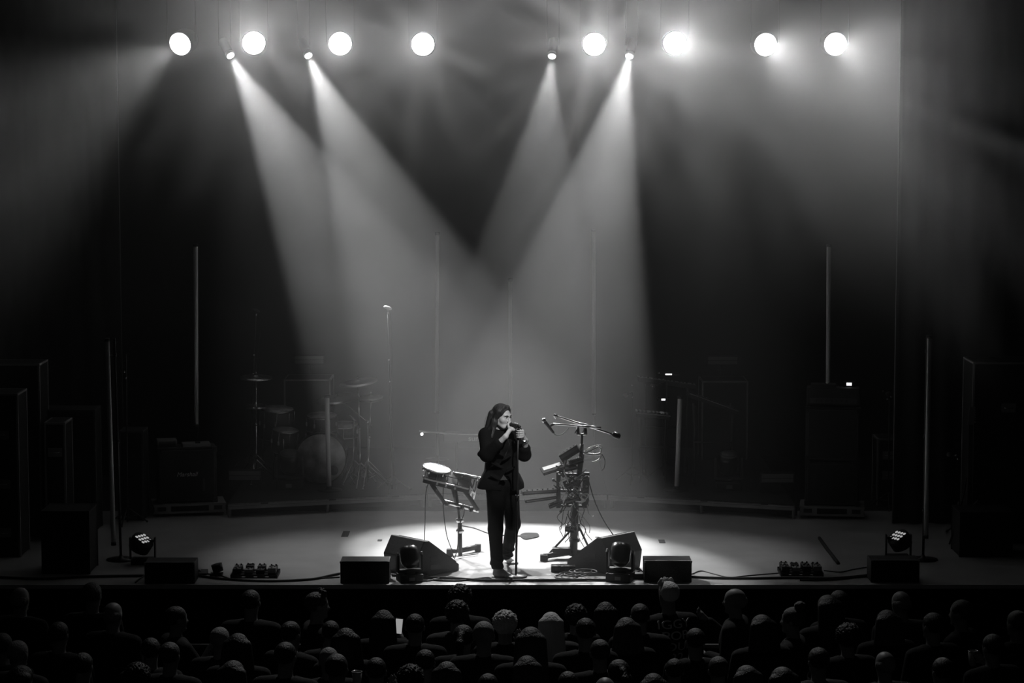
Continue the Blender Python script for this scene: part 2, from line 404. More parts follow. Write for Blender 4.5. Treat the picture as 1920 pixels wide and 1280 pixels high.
mat('cloth_dark', 0.015, 0.9, bump=0.2, bscale=40); mat('cloth_mid', 0.05, 0.9, bump=0.2, bscale=40); mat('jeans', 0.03, 0.9)
mat('shirt_light', 0.16, 0.9, bump=0.2, bscale=40); mat('ink', 0.8, 0.9)
# ------------------------------------------------------------------ the singer
SB = G(943, 1080); SB.z = 0
def L(px, py, y): return D(px, py, y) - SB
F_ = Field((-0.5, -0.55, -0.01), (0.55, 0.95, 1.95), 0.0055)
yaw = R(47); HC = L(941.5, 780, 0.18)
fwd = Vector((math.sin(yaw), -math.cos(yaw), 0)); lft = Vector((math.cos(yaw), math.sin(yaw), 0)); upv = Vector((0, 0, 1))
tilt = R(6); fwd, upv = fwd * math.cos(tilt) - upv * math.sin(tilt), upv * math.cos(tilt) + fwd * math.sin(tilt)
HM = Matrix((lft, fwd, upv)).transposed()       # head frame: x his left, y forward, z up
def H(x, y, z): return HC + HM @ Vector((x, y, z))
def head(f):
    f.ell(H(0, -0.012, 0.03), (0.075, 0.098, 0.09), HM, 0.02)              # skull
    f.ell(H(0, 0.022, -0.03), (0.064, 0.072, 0.085), HM, 0.03)             # face
    f.cap(H(-0.03, 0.058, -0.098), H(0.03, 0.058, -0.098), 0.019, k=0.03)  # chin
    f.cap(H(-0.05, 0.0, -0.07), H(-0.025, 0.055, -0.098), 0.02, k=0.03); f.cap(H(0.05, 0.0, -0.07), H(0.025, 0.055, -0.098), 0.02, k=0.03)
    for s in (-1, 1):
        f.ell(H(s * 0.033, 0.094, 0.004), (0.021, 0.02, 0.014), HM, 0.012, 'sub')   # sockets
        f.ell(H(s * 0.032, 0.075, 0.003), (0.012, 0.012, 0.011), HM, 0.004)         # eyes
        f.cap(H(s * 0.014, 0.09, 0.021), H(s * 0.045, 0.078, 0.024), 0.008, 0.006, k=0.02)  # brows
        f.ell(H(s * 0.042, 0.058, -0.03), (0.024, 0.022, 0.022), HM, 0.035)           # cheek bones
        f.ell(H(s * 0.074, -0.005, -0.005), (0.009, 0.019, 0.03), HM, 0.006); f.ell(H(s * 0.074, 0.002, -0.03), (0.009, 0.011, 0.012), HM, 0.006)
        f.ell(H(s * 0.011, 0.1, -0.037), (0.009, 0.01, 0.008), HM, 0.006)
    f.cap(H(0, 0.092, 0.012), H(0, 0.112, -0.03), 0.0085, 0.012, k=0.01)   # nose
    f.ell(H(0, 0.099, -0.066), (0.021, 0.016, 0.012), HM, 0.006, 'sub')    # open mouth
    f.cap(H(-0.02, 0.085, -0.056), H(0.02, 0.085, -0.056), 0.0065, k=0.008); f.cap(H(-0.017, 0.083, -0.078), H(0.017, 0.083, -0.078), 0.007, k=0.008)
head(F_)
CH = L(940, 838, 0.24); PEL = L(942, 905, 0.3); NK = L(938, 812, 0.22)
F_.cap(NK, H(0, -0.03, -0.06), 0.058, 0.052, k=0.03)
F_.cap(CH + Vector((0, 0, 0.02)), PEL, 0.12, 0.105, k=0.05)
SHR = L(911, 815, 0.16); SHL = L(971, 815, 0.32); F_.cap(SHR, SHL, 0.05, k=0.05)
MIC_TOP = L(971, 797, 0.0)
ELR = L(912, 853, 0.02); WRR = L(948, 818, -0.08); ELL = L(983, 852, 0.2); WRL = L(985.5, 826, 0.06)
F_.cap(SHR, ELR, 0.05, 0.042, k=0.03); F_.cap(ELR, WRR, 0.04, 0.026, k=0.02)
F_.cap(SHL, ELL, 0.05, 0.042, k=0.03); F_.cap(ELL, WRL, 0.04, 0.026, k=0.02)
def grip(f, C, A, rho, side, turn, wrist, thumb_to):
    # a hand closed round an axis: C on the axis, A its direction, side = where the palm sits, turn = +-1 finger direction
    A = A.normalized(); u = (side - A * side.dot(A)).normalized(); w = A.cross(u) * turn
    def at(o, deg, r): return C + A * o + (u * math.cos(R(deg)) + w * math.sin(R(deg))) * r
    pc = at(0, 0, rho + 0.026)
    f.cap(at(-0.03, 8, rho + 0.026), at(0.03, 8, rho + 0.026), 0.017, k=0.012)
    f.cap(wrist, at(0, -12, rho + 0.032), 0.024, 0.021, k=0.02)
    f.cap(at(-0.024, -14, rho + 0.03), at(0.024, -14, rho + 0.03), 0.019, k=0.015)
    for i, (o, ln) in enumerate(((-0.032, 0.84), (-0.011, 0.96), (0.011, 1.0), (0.032, 0.92))):
        js = [at(o, 20, rho + 0.026), at(o * 1.04, 20 + 48 * ln, rho + 0.02), at(o * 1.05, 20 + 105 * ln, rho + 0.013), at(o * 1.05, 20 + 158 * ln, rho + 0.01)]
        for a, b, ra, rb in zip(js, js[1:], (0.0105, 0.0098, 0.009), (0.0098, 0.009, 0.008)): f.cap(a, b, ra, rb, k=0.003)
    ts = [at(0.02 * thumb_to, -28, rho + 0.03), at(0.04 * thumb_to, -62, rho + 0.022), at(0.046 * thumb_to, -100, rho + 0.015), at(0.044 * thumb_to, -135, rho + 0.012)]
    for a, b, ra, rb in zip(ts, ts[1:], (0.014, 0.0115, 0.0105), (0.0115, 0.0105, 0.009)): F_.cap(a, b, ra, rb, k=0.005)
MOUTH = H(0, 0.102, -0.067)
MAX = (L(977, 800, -0.06) - MOUTH).normalized()                 # microphone axis, mouth outwards
GR = MOUTH + MAX * 0.085
grip(F_, GR, MAX, 0.02, Vector((-0.1, -0.75, -0.75)), 1, WRR, -1)
GL = L(972.5, 813, -0.03)
grip(F_, GL, Vector((0.03, 0, 1)), 0.014, Vector((0.9, 0.3, 0.1)), -1, WRL, 1)
# legs and feet
HIR = L(930, 912, 0.26); KNR = L(929, 992, 0.16); ANR = L(932, 1066, 0.14)
HIL = L(954, 910, 0.36); KNL = L(962, 982, 0.3); ANL = L(949, 1043, 0.78)
for a, b, c in ((HIR, KNR, ANR), (HIL, KNL, ANL)):
    F_.cap(a, b, 0.085, 0.055, k=0.03); F_.cap(b, c, 0.052, 0.034, k=0.02)
def foot(f, heel, toe, ankle, ball=None):
    d = (toe - heel).normalized(); s = Vector((d.y, -d.x, 0)).normalized(); n = (toe - heel).length
    ball = ball or heel + d * n * 0.66
    f.cap(heel, ball, 0.031, 0.026, k=0.02); f.cap(ankle, heel + d * 0.05, 0.036, 0.03, k=0.03)
    f.cap(ankle + d * 0.03, ball + Vector((0, 0, 0.008)), 0.028, 0.022, k=0.03)
    f.cap(ball - s * 0.03, ball + s * 0.03, 0.019, k=0.02)
    for i in range(5):
        o = (i - 2) * 0.0165; ln = n * 0.34 * (1.0, 0.98, 0.92, 0.84, 0.74)[i]
        b0 = ball + s * o; f.cap(b0, b0 + (toe - ball).normalized() * ln - Vector((0, 0, 0.004)), (0.0125, 0.0105, 0.01, 0.0095, 0.009)[i], k=0.004)
ht = L(929, 1077, 0.13); ht.z = 0.032; tt = ht + Vector((0.205, -0.12, -0.015)); foot(F_, ht, tt, ANR)
bl = G(957, 1056) - SB; bl.z = 0.022; tl = bl + Vector((0.05, -0.055, -0.006)); hl = bl + Vector((-0.075, 0.115, 0.06)); foot(F_, hl, tl, ANL, bl)
singer = link('person', F_.mesh('person', 'skin', 1)); singer.location = SB
tag(singer, 'long-haired barefoot singer in a black suit holding a microphone to the mouth with both hands', 'person')
# trousers
T = Field((-0.4, -0.4, -0.01), (0.45, 1.1, 1.2), 0.0085)
T.cap(PEL + Vector((-0.05, -0.03, 0)), PEL + Vector((0.05, 0.03, 0)), 0.125, k=0.04)
for a, b, c, kn in ((HIR, KNR, ANR, 0), (HIL, KNL, ANL, 1)):
    m = a.lerp(b, 0.5)
    T.cap(a, b, 0.108, 0.078, k=0.05); T.cap(b, c + (b - c).normalized() * 0.03, 0.078, 0.062 - 0.006 * kn, k=0.03)
    T.cap(c + (b - c).normalized() * -0.06, c + (c - b).normalized() * 0.2, 0.078, k=0.006, op='sub')
    for q in range(3):                                         # folds at the hem
        cc = c.lerp(b, 0.1 + 0.09 * q); T.ell(cc + Vector((0.01 * (-1) ** q, -0.02, 0)), (0.069, 0.069, 0.018), (0.3, 0.35 * (-1) ** q, 0), 0.02)
link('trousers', T.mesh('trousers', 'suit', 1), singer)
# jacket: flared open suit coat with sleeves pushed up
J = Field((-0.45, -0.45, 0.7), (0.5, 0.75, 1.75), 0.0085)
up1 = Vector((0, 0, 1))
J.cap(SHR + Vector((0.01, 0, -0.015)), SHL + Vector((-0.02, 0, -0.015)), 0.078, k=0.05)
J.cap(L(936, 832, 0.22), L(945, 832, 0.27), 0.15, k=0.06); J.cap(L(938, 835, 0.22), L(941, 880, 0.28), 0.165, 0.15, k=0.05, sq=(1.05, 0.85, 1))
J.cap(L(940, 880, 0.28), L(939, 925, 0.3), 0.165, 0.215, k=0.05, sq=(1.05, 0.8, 1)); J.cap(L(920, 908, 0.25), L(959, 907, 0.35), 0.125, k=0.05, sq=(1, 0.9, 0.75))
J.cap(L(915, 895, 0.22), L(901, 925, 0.2), 0.06, 0.05, k=0.06); J.cap(L(966, 893, 0.36), L(977, 925, 0.38), 0.05, 0.04, k=0.05)
J.cut(L(940, 915, 0.28), (-0.06, 0.05, -1)); J.ell(L(950, 918, 0.1), (0.055, 0.2, 0.14), None, 0.01, 'sub')
J.cap(SHR, ELR + Vector((0.01, 0, 0)), 0.078, 0.07, k=0.04); J.cap(ELR, ELR.lerp(WRR, 0.6), 0.07, 0.058, k=0.03)
J.cap(SHL, ELL, 0.078, 0.07, k=0.04); J.cap(ELL, ELL.lerp(WRL, 0.42), 0.07, 0.062, k=0.03)
J.cap(L(900, 851, 0.05), L(905, 848, 0.05), 0.03, k=0.02)
for q, (px, py, y) in enumerate(((935, 850, 0.06), (950, 858, 0.08), (930, 872, 0.1), (957, 880, 0.12), (927, 895, 0.12))):
    J.ell(L(px, py, y), (0.07, 0.02, 0.012), (0, 0.5 * (-1) ** q, 0.3), 0.03)
jk = link('jacket', J.mesh('jacket', 'suit', 1), singer)
shp = MB(); p0 = L(944, 895, 0.07); shp.add([p0 + Vector(v) for v in ((-0.035, 0.0, -0.03), (0.035, 0.0, -0.022), (0.0, 0.0, 0.02), (-0.035, 0.05, -0.03), (0.035, 0.05, -0.022), (0.0, 0.05, 0.02))],
        [(0, 1, 2), (5, 4, 3), (0, 3, 4, 1), (1, 4, 5, 2), (2, 5, 3, 0)])
shp.build('shirt_tail', 'cloth_mid', singer)
lap = MB()
for (a, b, c) in (((932, 818), (947, 858), (938, 830)), ((951, 818), (947, 858), (956, 832))):
    y = 0.085
    P = [L(*a, y + 0.02), L(*b, y), L(*c, y + 0.005)]; lap.add(P + [p + Vector((0, 0.02, 0)) for p in P], [(0, 1, 2), (5, 4, 3), (0, 3, 4, 1), (1, 4, 5, 2), (2, 5, 3, 0)])
lap.build('lapel', 'black_cloth', jk)
# hair: long, parted, falling behind the shoulders
hr = Field((-0.35, -0.35, 1.2), (0.3, 0.5, 1.95), 0.006)
hr.ell(H(0, -0.02, 0.038), (0.087, 0.108, 0.097), HM, 0.02)
hr.ell(H(0, 0.115, -0.03), (0.078, 0.095, 0.118), HM, 0.012, 'sub')
for s in (-1, 1):
    hr.cap(H(s * 0.074, 0.01, 0.06), H(s * 0.086, -0.03, -0.05), 0.022, 0.028, k=0.03)
    hr.cap(H(s * 0.086, -0.03, -0.05), H(s * 0.1, -0.06, -0.2), 0.03, 0.026, k=0.03)
    hr.cap(H(s * 0.03, 0.045, 0.108), H(s * 0.078, 0.01, 0.05), 0.018, 0.016, k=0.02)
hr.cap(H(0.072, 0.02, 0.06), H(0.088, 0.0, -0.06), 0.014, 0.012, k=0.02)
for i in range(7):
    a = (i - 3) / 3.0; hr.cap(H(a * 0.07, -0.09, 0.02), H(a * 0.095 - 0.02, -0.115, -0.2 - 0.02 * (i % 2)), 0.035, 0.02, k=0.02)
hr.cap(H(-0.09, -0.02, -0.06), L(912, 812, 0.14), 0.03, 0.016, k=0.02)
hr.cap(H(-0.092, -0.01, -0.08), L(922, 820, 0.08), 0.024, 0.016, k=0.03)
hair = link('hair', hr.mesh('hair', 'hair_dark', 1), singer)
w_ = MB(); rnd = random.Random(4)
for i in range(46):                                            # loose strands
    s = rnd.choice((-1, -1, 1)); a = H(s * (0.075 + 0.012 * rnd.random()), -0.03 - 0.08 * rnd.random(), 0.05 - 0.1 * rnd.random())
    b = a + Vector((s * 0.02 * rnd.random() - 0.03 * (s < 0), 0.02 * rnd.random(), -0.1)); c = b + Vector((-0.03 * rnd.random(), 0.02 * rnd.random(), -0.08 - 0.05 * rnd.random()))
    w_.tube(curve_pts([a, b, c], 4), [0.0016] * 8 + [0.0006], 4)
tag(w_.build('hair_strands', 'hair_dark', hair), None, kind='stuff')
for s in (-1, 1):
    MB().ball(H(s * 0.032, 0.085, 0.002), (0.013, 0.005, 0.0065), 10, 6).build('eye', 'eye', singer)  # dark, enlarged eyes also hold the shade of the sockets
    MB().tube([H(s * 0.012, 0.102, 0.018), H(s * 0.03, 0.098, 0.025), H(s * 0.052, 0.083, 0.022)], [0.005, 0.0068, 0.003], 6).build('eyebrow', 'hair_dark', singer)
for k in range(3):
    br = MB(); c0 = WRL.lerp(GL, 0.02 + 0.1 * k); ax = (WRL - ELL).normalized()
    br.lathe([(0.032, -0.004), (0.036, 0), (0.032, 0.004)], c=c0, axis=ax, n=16); br.build('bracelet', 'chrome' if k != 1 else 'cable', singer)
# microphone on its straight stand
MB0 = G(967.5, 1081); MB0.z = 0
ms = thing('microphone_stand', 'straight black microphone stand with a round flat base in front of the singer', 'mic stand', MB0)
o_ = MB(MB0); o_.lathe([(0.118, 0.0), (0.122, 0.006), (0.118, 0.014), (0.05, 0.022), (0.018, 0.03)], c=MB0, n=40); o_.build('base', 'black_metal', ms)
top = L(971.5, 806, -0.03) + SB
ang = top - MB0
MB(MB0).cyl(MB0 + Vector((0, 0, 0.02)), MB0 + ang * 0.55, 0.0125).build('pole', 'black_metal', ms)
MB(MB0).cyl(MB0 + ang * 0.53, top, 0.009).build('inner_tube', 'black_metal', ms)
MB(MB0).cyl(MB0 + ang * 0.52, MB0 + ang * 0.56, 0.018).build('clutch', 'black', ms)
mw = MOUTH + SB
mc = thing('microphone', 'black handheld microphone at the singer\'s mouth', 'microphone', mw)
MB(mw).ball(mw + MAX * 0.03, 0.025, 16, 10).build('grille_ball', 'dark_grey', mc)
MB(mw).lathe([(0.022, 0.045), (0.024, 0.05), (0.021, 0.06), (0.0125, 0.2), (0.0115, 0.205)], c=mw, axis=MAX, n=20).build('handle', 'black', mc)
cl = MB(MB0); cl.cyl(top, mw + MAX * 0.14, 0.012); cl.cyl(mw + MAX * 0.11, mw + MAX * 0.165, 0.02); cl.build('clip', 'black', ms)
# ------------------------------------------------------------------ risers
RZ = 0.18
A0, A1, A2, A3 = G(427, 943.5, RZ), G(800, 925, RZ), G(1140, 926, RZ), G(1491, 945.5, RZ)
def riser(label, a, b, back=8.4):
    a = a.copy(); b = b.copy(); a.z = b.z = 0
    o = Vector(((a.x + b.x) / 2, (a.y + b.y) / 2, 0)); r = thing('stage_riser', label, 'riser', o, group='low stage risers')
    t = (b - a).normalized(); n = Vector((-t.y, t.x, 0))
    poly = [(a.x, a.y), (b.x, b.y), (b.x, back), (a.x, back)]
    m = MB(o); m.prism([(p[0], p[1]) for p in poly], (RZ - 0.02, RZ), 'z'); m.build('deck', 'black', r)
    rot = Matrix.Rotation(math.atan2(t.y, t.x), 3, 'Z'); ln = (b - a).length; mid = (a + b) / 2
    for k, (dz, hh, off) in enumerate(((-0.022, 0.034, 0.0), (-0.041, 0.006, 0.008), (-0.06, 0.034, 0.0))):
        MB(o).box(mid + n * (0.012 + off) + Vector((0, 0, RZ + dz)), (ln - 0.01, 0.024, hh), rot).build('rail' if k != 1 else 'groove', 'alu_dull' if k != 1 else 'black', r)
    for q in (0.18, 0.52, 0.84):
        MB(o).box(a.lerp(b, q) - n * 0.003 + Vector((0, 0, RZ - 0.018)), (0.09, 0.008, 0.016), rot).build('lock_slot', 'black', r)
    for q in (0.012, 0.5, 0.988):
        c = a.lerp(b, q) + n * 0.06; MB(o).cyl(c, c + Vector((0, 0, RZ - 0.05)), 0.022).build('leg', 'alu_dull', r)
        MB(o).cyl(c + Vector((0, 3, 0)), c + Vector((0, 3, RZ - 0.02)), 0.022).build('leg', 'alu_dull', r)
    MB(o).box(mid + n * 0.25 + Vector((0, 0, 0.055)), (ln - 0.05, 0.01, 0.105), rot).build('skirt', 'black_cloth', r)
    return r
riser('low riser with pale aluminium edge under the drum kit', A0, A1)
riser('low riser with pale aluminium edge in the haze behind the singer', A1 + Vector((0.01, 0, 0)), A2 - Vector((0.01, 0, 0)))
riser('low riser with pale aluminium edge under the keyboards', A2, A3)

# ------------------------------------------------------------------ curtains at the sides of the haze
mat('curtain', 0.01, 0.95)
def curtain(label, x0, x1, y, edge):
    m = MB(); n = 90; P = []
    for i in range(n + 1):
        t = i / n; x = x0 + (x1 - x0) * t; dy = 0.05 * math.sin(t * 70) * (0.3 + 0.7 * abs(math.sin(t * 13)))
        P += [(x, y + dy, 0.005), (x, y + dy, 9.15), (x, y + dy + 0.02, 9.15), (x, y + dy + 0.02, 0.005)]
    fs = [(4 * i + k, 4 * i + (k + 1) % 4, 4 * i + 4 + (k + 1) % 4, 4 * i + 4 + k) for i in range(n) for k in range(4)] + [(3, 2, 1, 0), (4 * n, 4 * n + 1, 4 * n + 2, 4 * n + 3)]
    m.add(P, fs, True); c = m.build('stage_curtain', 'curtain'); tag(c, label, 'curtain', 'black side curtains')
    ex = x1 if edge > 0 else x0
    MB().cyl((ex + 0.012 * edge, y - 0.02, 0.01), (ex + 0.012 * edge, y - 0.02, 9.15), 0.006, n=8).build('lit_edge_line', 'alu_dull', c)  # pale line modelled in for light catching the curtain edge
CY = 3.3
curtain('black side curtain left of the haze with a thin pale line for its lit edge', -8.3, D(218, 100, 6.9).x, 6.9, 1)
curtain('black side curtain right of the haze with a thin pale line for its lit edge', D(1689, 100, CY).x, 8.3, CY, -1)

# ------------------------------------------------------------------ LED tubes on stands
def tube_light(label, top, bot, y, zbase, stand=(0.0, 0.06), r=0.028):
    a = D(*top, y); b = D(*bot, y); base = Vector((b.x + stand[0], y + stand[1], zbase))
    t = thing('tube_light', label, 'tube light', base, group='unlit upright tube lights')
    MB(base).cyl(b, a, r, n=16).build('tube', 'tube', t)
    u = (a - b).normalized()
    MB(base).cyl(a, a + u * 0.035, r * 1.12, n=16).build('end_cap', 'black', t); MB(base).cyl(b - u * 0.035, b, r * 1.12, n=16).build('end_cap', 'black', t)
    pt = a + Vector((stand[0], stand[1], 0.03)); MB(base).cyl(base, pt, 0.014, n=10).build('stand_pole', 'black_metal', t)
    for q in (0.12, 0.5, 0.93):
        c = b.lerp(a, q); p = base.lerp(pt, (c.z - base.z) / (pt.z - base.z))
        m = MB(base); m.cyl(c, p, 0.01, n=8); m.cyl(p - u * 0.02, p + u * 0.02, 0.022, n=10); m.build('clamp', 'black_metal', t)
    MB(base).lathe([(0.16, 0), (0.16, 0.012), (0.03, 0.02), (0.02, 0.05)], c=base, n=24).build('base', 'black_metal', t)
tube_light('unlit tube light standing far left near the stacked cases', (201, 640), (213, 1016), 1.0, 0, (0.07, 0.05), 0.026)
tube_light('unlit tube light standing far right near the tall dark case', (1743, 634), (1736, 1003), 1.0, 0, (-0.015, 0.06), 0.026)
tube_light('tall unlit tube light behind the left amplifier', (367, 462), (368, 795), 5.0, 0)
tube_light('tall unlit tube light behind the right amplifier stack', (1554, 462), (1552, 800), 5.0, 0)
tube_light('tall hazy tube light left of the singer at the back', (820, 440), (819, 770), 7.2, RZ)
tube_light('shorter hazy tube light straight behind the singer', (957, 527), (957, 800), 7.9, RZ)
tube_light('tall hazy tube light right of the singer at the back', (1113, 433), (1114, 775), 7.2, RZ)
tube_light('short unlit tube light standing before the bass drum', (613, 745), (617, 911), 4.62, RZ, (0.0, 0.06), 0.03)
tube_light('short unlit tube light standing before the keyboards', (1275, 747), (1269, 911), 4.62, RZ, (0.0, 0.06), 0.03)

# ------------------------------------------------------------------ drum kit
def on_riser(px, y, z=RZ): v = D(px, 880, y); return Vector((v.x, y, z))
def drum(name, label, c, axis, rad, depth, front='drum_head', lugs=8, legs=0, group='drums of the kit'):
    r = thing(name, label, 'drum', c, group=group); axis = Vector(axis).normalized(); c = Vector(c)
    q = axis.to_track_quat('Z', 'Y').to_matrix()
    MB(c).lathe([(rad * 0.985, -depth / 2), (rad * 0.985, depth / 2)], c=c, axis=axis, n=40).build('shell', 'drum_shell', r)
    for s in (-1, 1):
        cc = c + axis * (s * depth / 2)
        m = MB(c); m.lathe([(rad * 0.97, -0.004), (rad * 0.97, 0.004)], c=cc + axis * (s * 0.006), axis=axis, n=40); m.build('drumhead', front, r)
        P = [cc + q @ Vector((rad * math.cos(t * PI / 20), rad * math.sin(t * PI / 20), 0)) for t in range(41)]
        m = MB(c); m.tube(P, 0.011, 6); m.build('hoop', 'chrome' if rad < 0.28 else 'black_gloss', r)
    for k in range(lugs):
        t = 2 * PI * (k + 0.5) / lugs; e = q @ Vector((math.cos(t), math.sin(t), 0))
        m = MB(c); m.cyl(c + e * (rad + 0.008) - axis * depth * 0.46, c + e * (rad + 0.008) + axis * depth * 0.46, 0.005, n=6)
        m.box(c + e * (rad + 0.006), (0.022, 0.022, 0.05)); m.build('lug', 'chrome', r)
    for k in range(legs):
        t = 2 * PI * (k + 0.25) / legs; e = Vector((math.cos(t), math.sin(t), 0)) * (rad + 0.015)
        MB(c).cyl(c + e + Vector((0, 0, 0.05)), Vector((c.x + e.x, c.y + e.y, RZ)), 0.007, n=8).build('leg', 'chrome', r)
    return r
kr = 0.325; kc = on_riser(603, 5.35); kc.z = RZ + kr + 0.008
k_ = drum('bass_drum', 'large bass drum with a dim reflective front head and dark port hole', kc, (0.04, -1, 0), kr, 0.45, lugs=10)
ph = kc + Vector((0.17, -0.24, -0.15)); MB(kc).lathe([(0.062, -0.004), (0.062, 0.006)], c=ph, axis=(0.04, -1, 0), n=24).build('port_hole', 'black', k_)
for s in (-1, 1): MB(kc).cyl(kc + Vector((s * kr * 0.9, -0.1, -0.1)), Vector((kc.x + s * (kr + 0.12), kc.y - 0.25, RZ)), 0.009).build('spur', 'chrome', k_)
tp = D(603, 803, 5.5); drum('rack_tom', 'rack tom mounted above the bass drum', (tp.x, 5.55, tp.z + 0.07), (0, -0.12, 1), 0.2, 0.18)
cr = [c for c in COL.objects if c.name.startswith('rack_tom')][0]
MB(cr.location).cyl(Vector(cr.location) - Vector((0, -0.02, 0.08)), kc + Vector((0, 0.12, kr - 0.01)), 0.014).build('mount', 'chrome', cr)
tp = D(519, 765, 5.9); drum('floor_tom', 'tall floor tom at the left side of the kit', (tp.x, 5.9, tp.z - 0.2), (0.05, -0.1, 1), 0.215, 0.38, legs=3)
tp = D(534, 803, 5.45); drum('floor_tom', 'smaller floor tom low beside the bass drum', (tp.x, 5.45, tp.z - 0.16), (0.1, -0.1, 1), 0.17, 0.28, legs=3)
tp = D(646, 796, 6.0); drum('snare_drum', 'shallow snare drum behind the bass drum', (tp.x, 6.0, tp.z - 0.07), (0, -0.15, 1), 0.18, 0.14, legs=3)
def tripod(base, r, m='chrome', rad=0.28, h=0.3, n=3, rot=0.4):
    for k in range(n):
        a = rot + 2 * PI * k / n; e = Vector((math.cos(a), math.sin(a), 0)) * rad
        q = MB(base); q.cyl(base + Vector((0, 0, h)), base + e + Vector((0, 0, 0.015)), 0.009, n=8); q.cyl(base + Vector((0, 0, 0.09)), base + e * 0.5 + Vector((0, 0, h / 2)), 0.006, n=6)
        q.ball(base + e + Vector((0, 0, 0.013)), 0.014, 8, 6); q.build('leg', m, r)
def cymbal(m, c, rad, nrm):
    m.lathe([(0.012, 0.028), (rad * 0.16, 0.02), (rad * 0.22, 0.012), (rad * 0.6, 0.002), (rad, -0.012), (rad, -0.015), (rad * 0.6, -0.002), (rad * 0.2, 0.008), (0.012, 0.022)], c=c, axis=nrm, n=40)
def cymbal_stand(label, cpx, cpy, y, rad, nrm, polepx, boom=False, hats=False):
    c = D(cpx, cpy, y); base = on_riser(polepx, y); r = thing('cymbal_stand', label, 'cymbal', base, group='cymbals on stands')
    m = MB(base); cymbal(m, c, rad, nrm); m.build('cymbal', 'brass', r)
    if hats: m = MB(base); cymbal(m, c - Vector(nrm) * 0.05, rad, (Vector(nrm) * -1)); m.build('cymbal', 'brass', r)
    n = Vector(nrm).normalized()
    m = MB(base); m.cyl(c + n * 0.02, c + n * 0.07, 0.006, n=8); m.ball(c + n * 0.06, 0.012, 8, 6); m.build('wing_nut', 'chrome', r)
    if boom:
        j = base + Vector((0, 0, (c.z - base.z) * 0.72)); MB(base).cyl(j + (j - c).normalized() * 0.1, c, 0.008, n=8).build('boom_arm', 'chrome', r)
        m = MB(base); m.cyl(base + Vector((0, 0, 0.05)), j, 0.011, n=10); m.build('pole', 'chrome', r); MB(base).ball(j, 0.025, 10, 8).build('joint', 'chrome', r)
    else:
        MB(base).cyl(base + Vector((0, 0, 0.05)), Vector((base.x, base.y, base.z)).lerp(c, 0.55), 0.0125, n=10).build('pole', 'chrome', r)
        MB(base).cyl(base.lerp(c, 0.53), c, 0.008, n=10).build('inner_tube', 'chrome', r); MB(base).ball(base.lerp(c, 0.55), 0.02, 8, 6).build('joint', 'chrome', r)
    tripod(base, r)
cymbal_stand('crash cymbal high on a straight stand at the left of the kit', 480, 706, 5.3, 0.21, (0.02, -0.1, 1), 480)
cymbal_stand('small cymbal lower on a stand at the left of the kit', 480, 760, 5.75, 0.15, (0, -0.12, 1), 480)
cymbal_stand('crash cymbal tilted high on the right side of the kit', 672, 715, 5.0, 0.25, (-0.14, -0.12, 1), 676)
cymbal_stand('wide ride cymbal on a boom above the bass drum', 634, 746, 5.2, 0.28, (-0.12, -0.12, 1), 690, boom=True)
cymbal_stand('pair of hi-hat cymbals at the right side of the kit', 696, 743, 4.95, 0.15, (-0.05, -0.14, 1), 688, hats=True)
st = on_riser(663, 5.25); sr = thing('hardware_stand', 'short chrome drum hardware stand right of the bass drum', 'stand', st)
MB(st).cyl(st + Vector((0, 0, 0.04)), D(663, 782, 5.25), 0.012).build('pole', 'chrome', sr); tripod(st, sr, rot=0.1); MB(st).cyl(D(655, 778, 5.25), D(668, 790, 5.25), 0.015).build('clamp', 'chrome', sr)
# drum overhead microphones
def mic_stand(label, mpx, mpy, y, base, lean=0.0, m='black_metal', head='white_plastic'):
    r = thing('overhead_mic', label, 'mic stand', base); p = D(mpx, mpy, y)
    MB(base).cyl(base + Vector((0, 0, 0.03)), p - Vector((0, 0, 0.06)), 0.0095, n=8).build('pole', m, r); tripod(base, r, m, 0.25, 0.2)
    MB(base).ball(p, (0.055, 0.03, 0.024), 14, 8, (0, 0.35, 0)).build('mic_head', head, r)
    MB(base).cyl(p - Vector((0, 0, 0.08)), p - Vector((-0.005, 0, 0.02)), 0.014).build('mic_clip', 'chrome', r)
    for q in (0.72, 0.6): MB(base).ball(base.lerp(p, q), 0.016, 8, 6).build('joint', 'chrome', r)
    P = [p + Vector((0.02, 0, -0.02)), p + Vector((0.05, 0, -0.25)), base.lerp(p, 0.6) + Vector((0.03, 0.01, 0)), base.lerp(p, 0.3) + Vector((0.02, 0.01, 0)), base + Vector((0.05, 0.05, 0.02))]
    MB(base).tube(curve_pts(P, 5), 0.004, 5).build('mic_cable', 'cable', r)
mic_stand('tall overhead microphone with a bright top in the edge of the beam', 727, 577, 4.6, on_riser(735, 4.6))
mic_stand('tall overhead microphone barely visible left of the drum kit', 480, 582, 6.4, on_riser(466, 6.4), head='dark_grey')

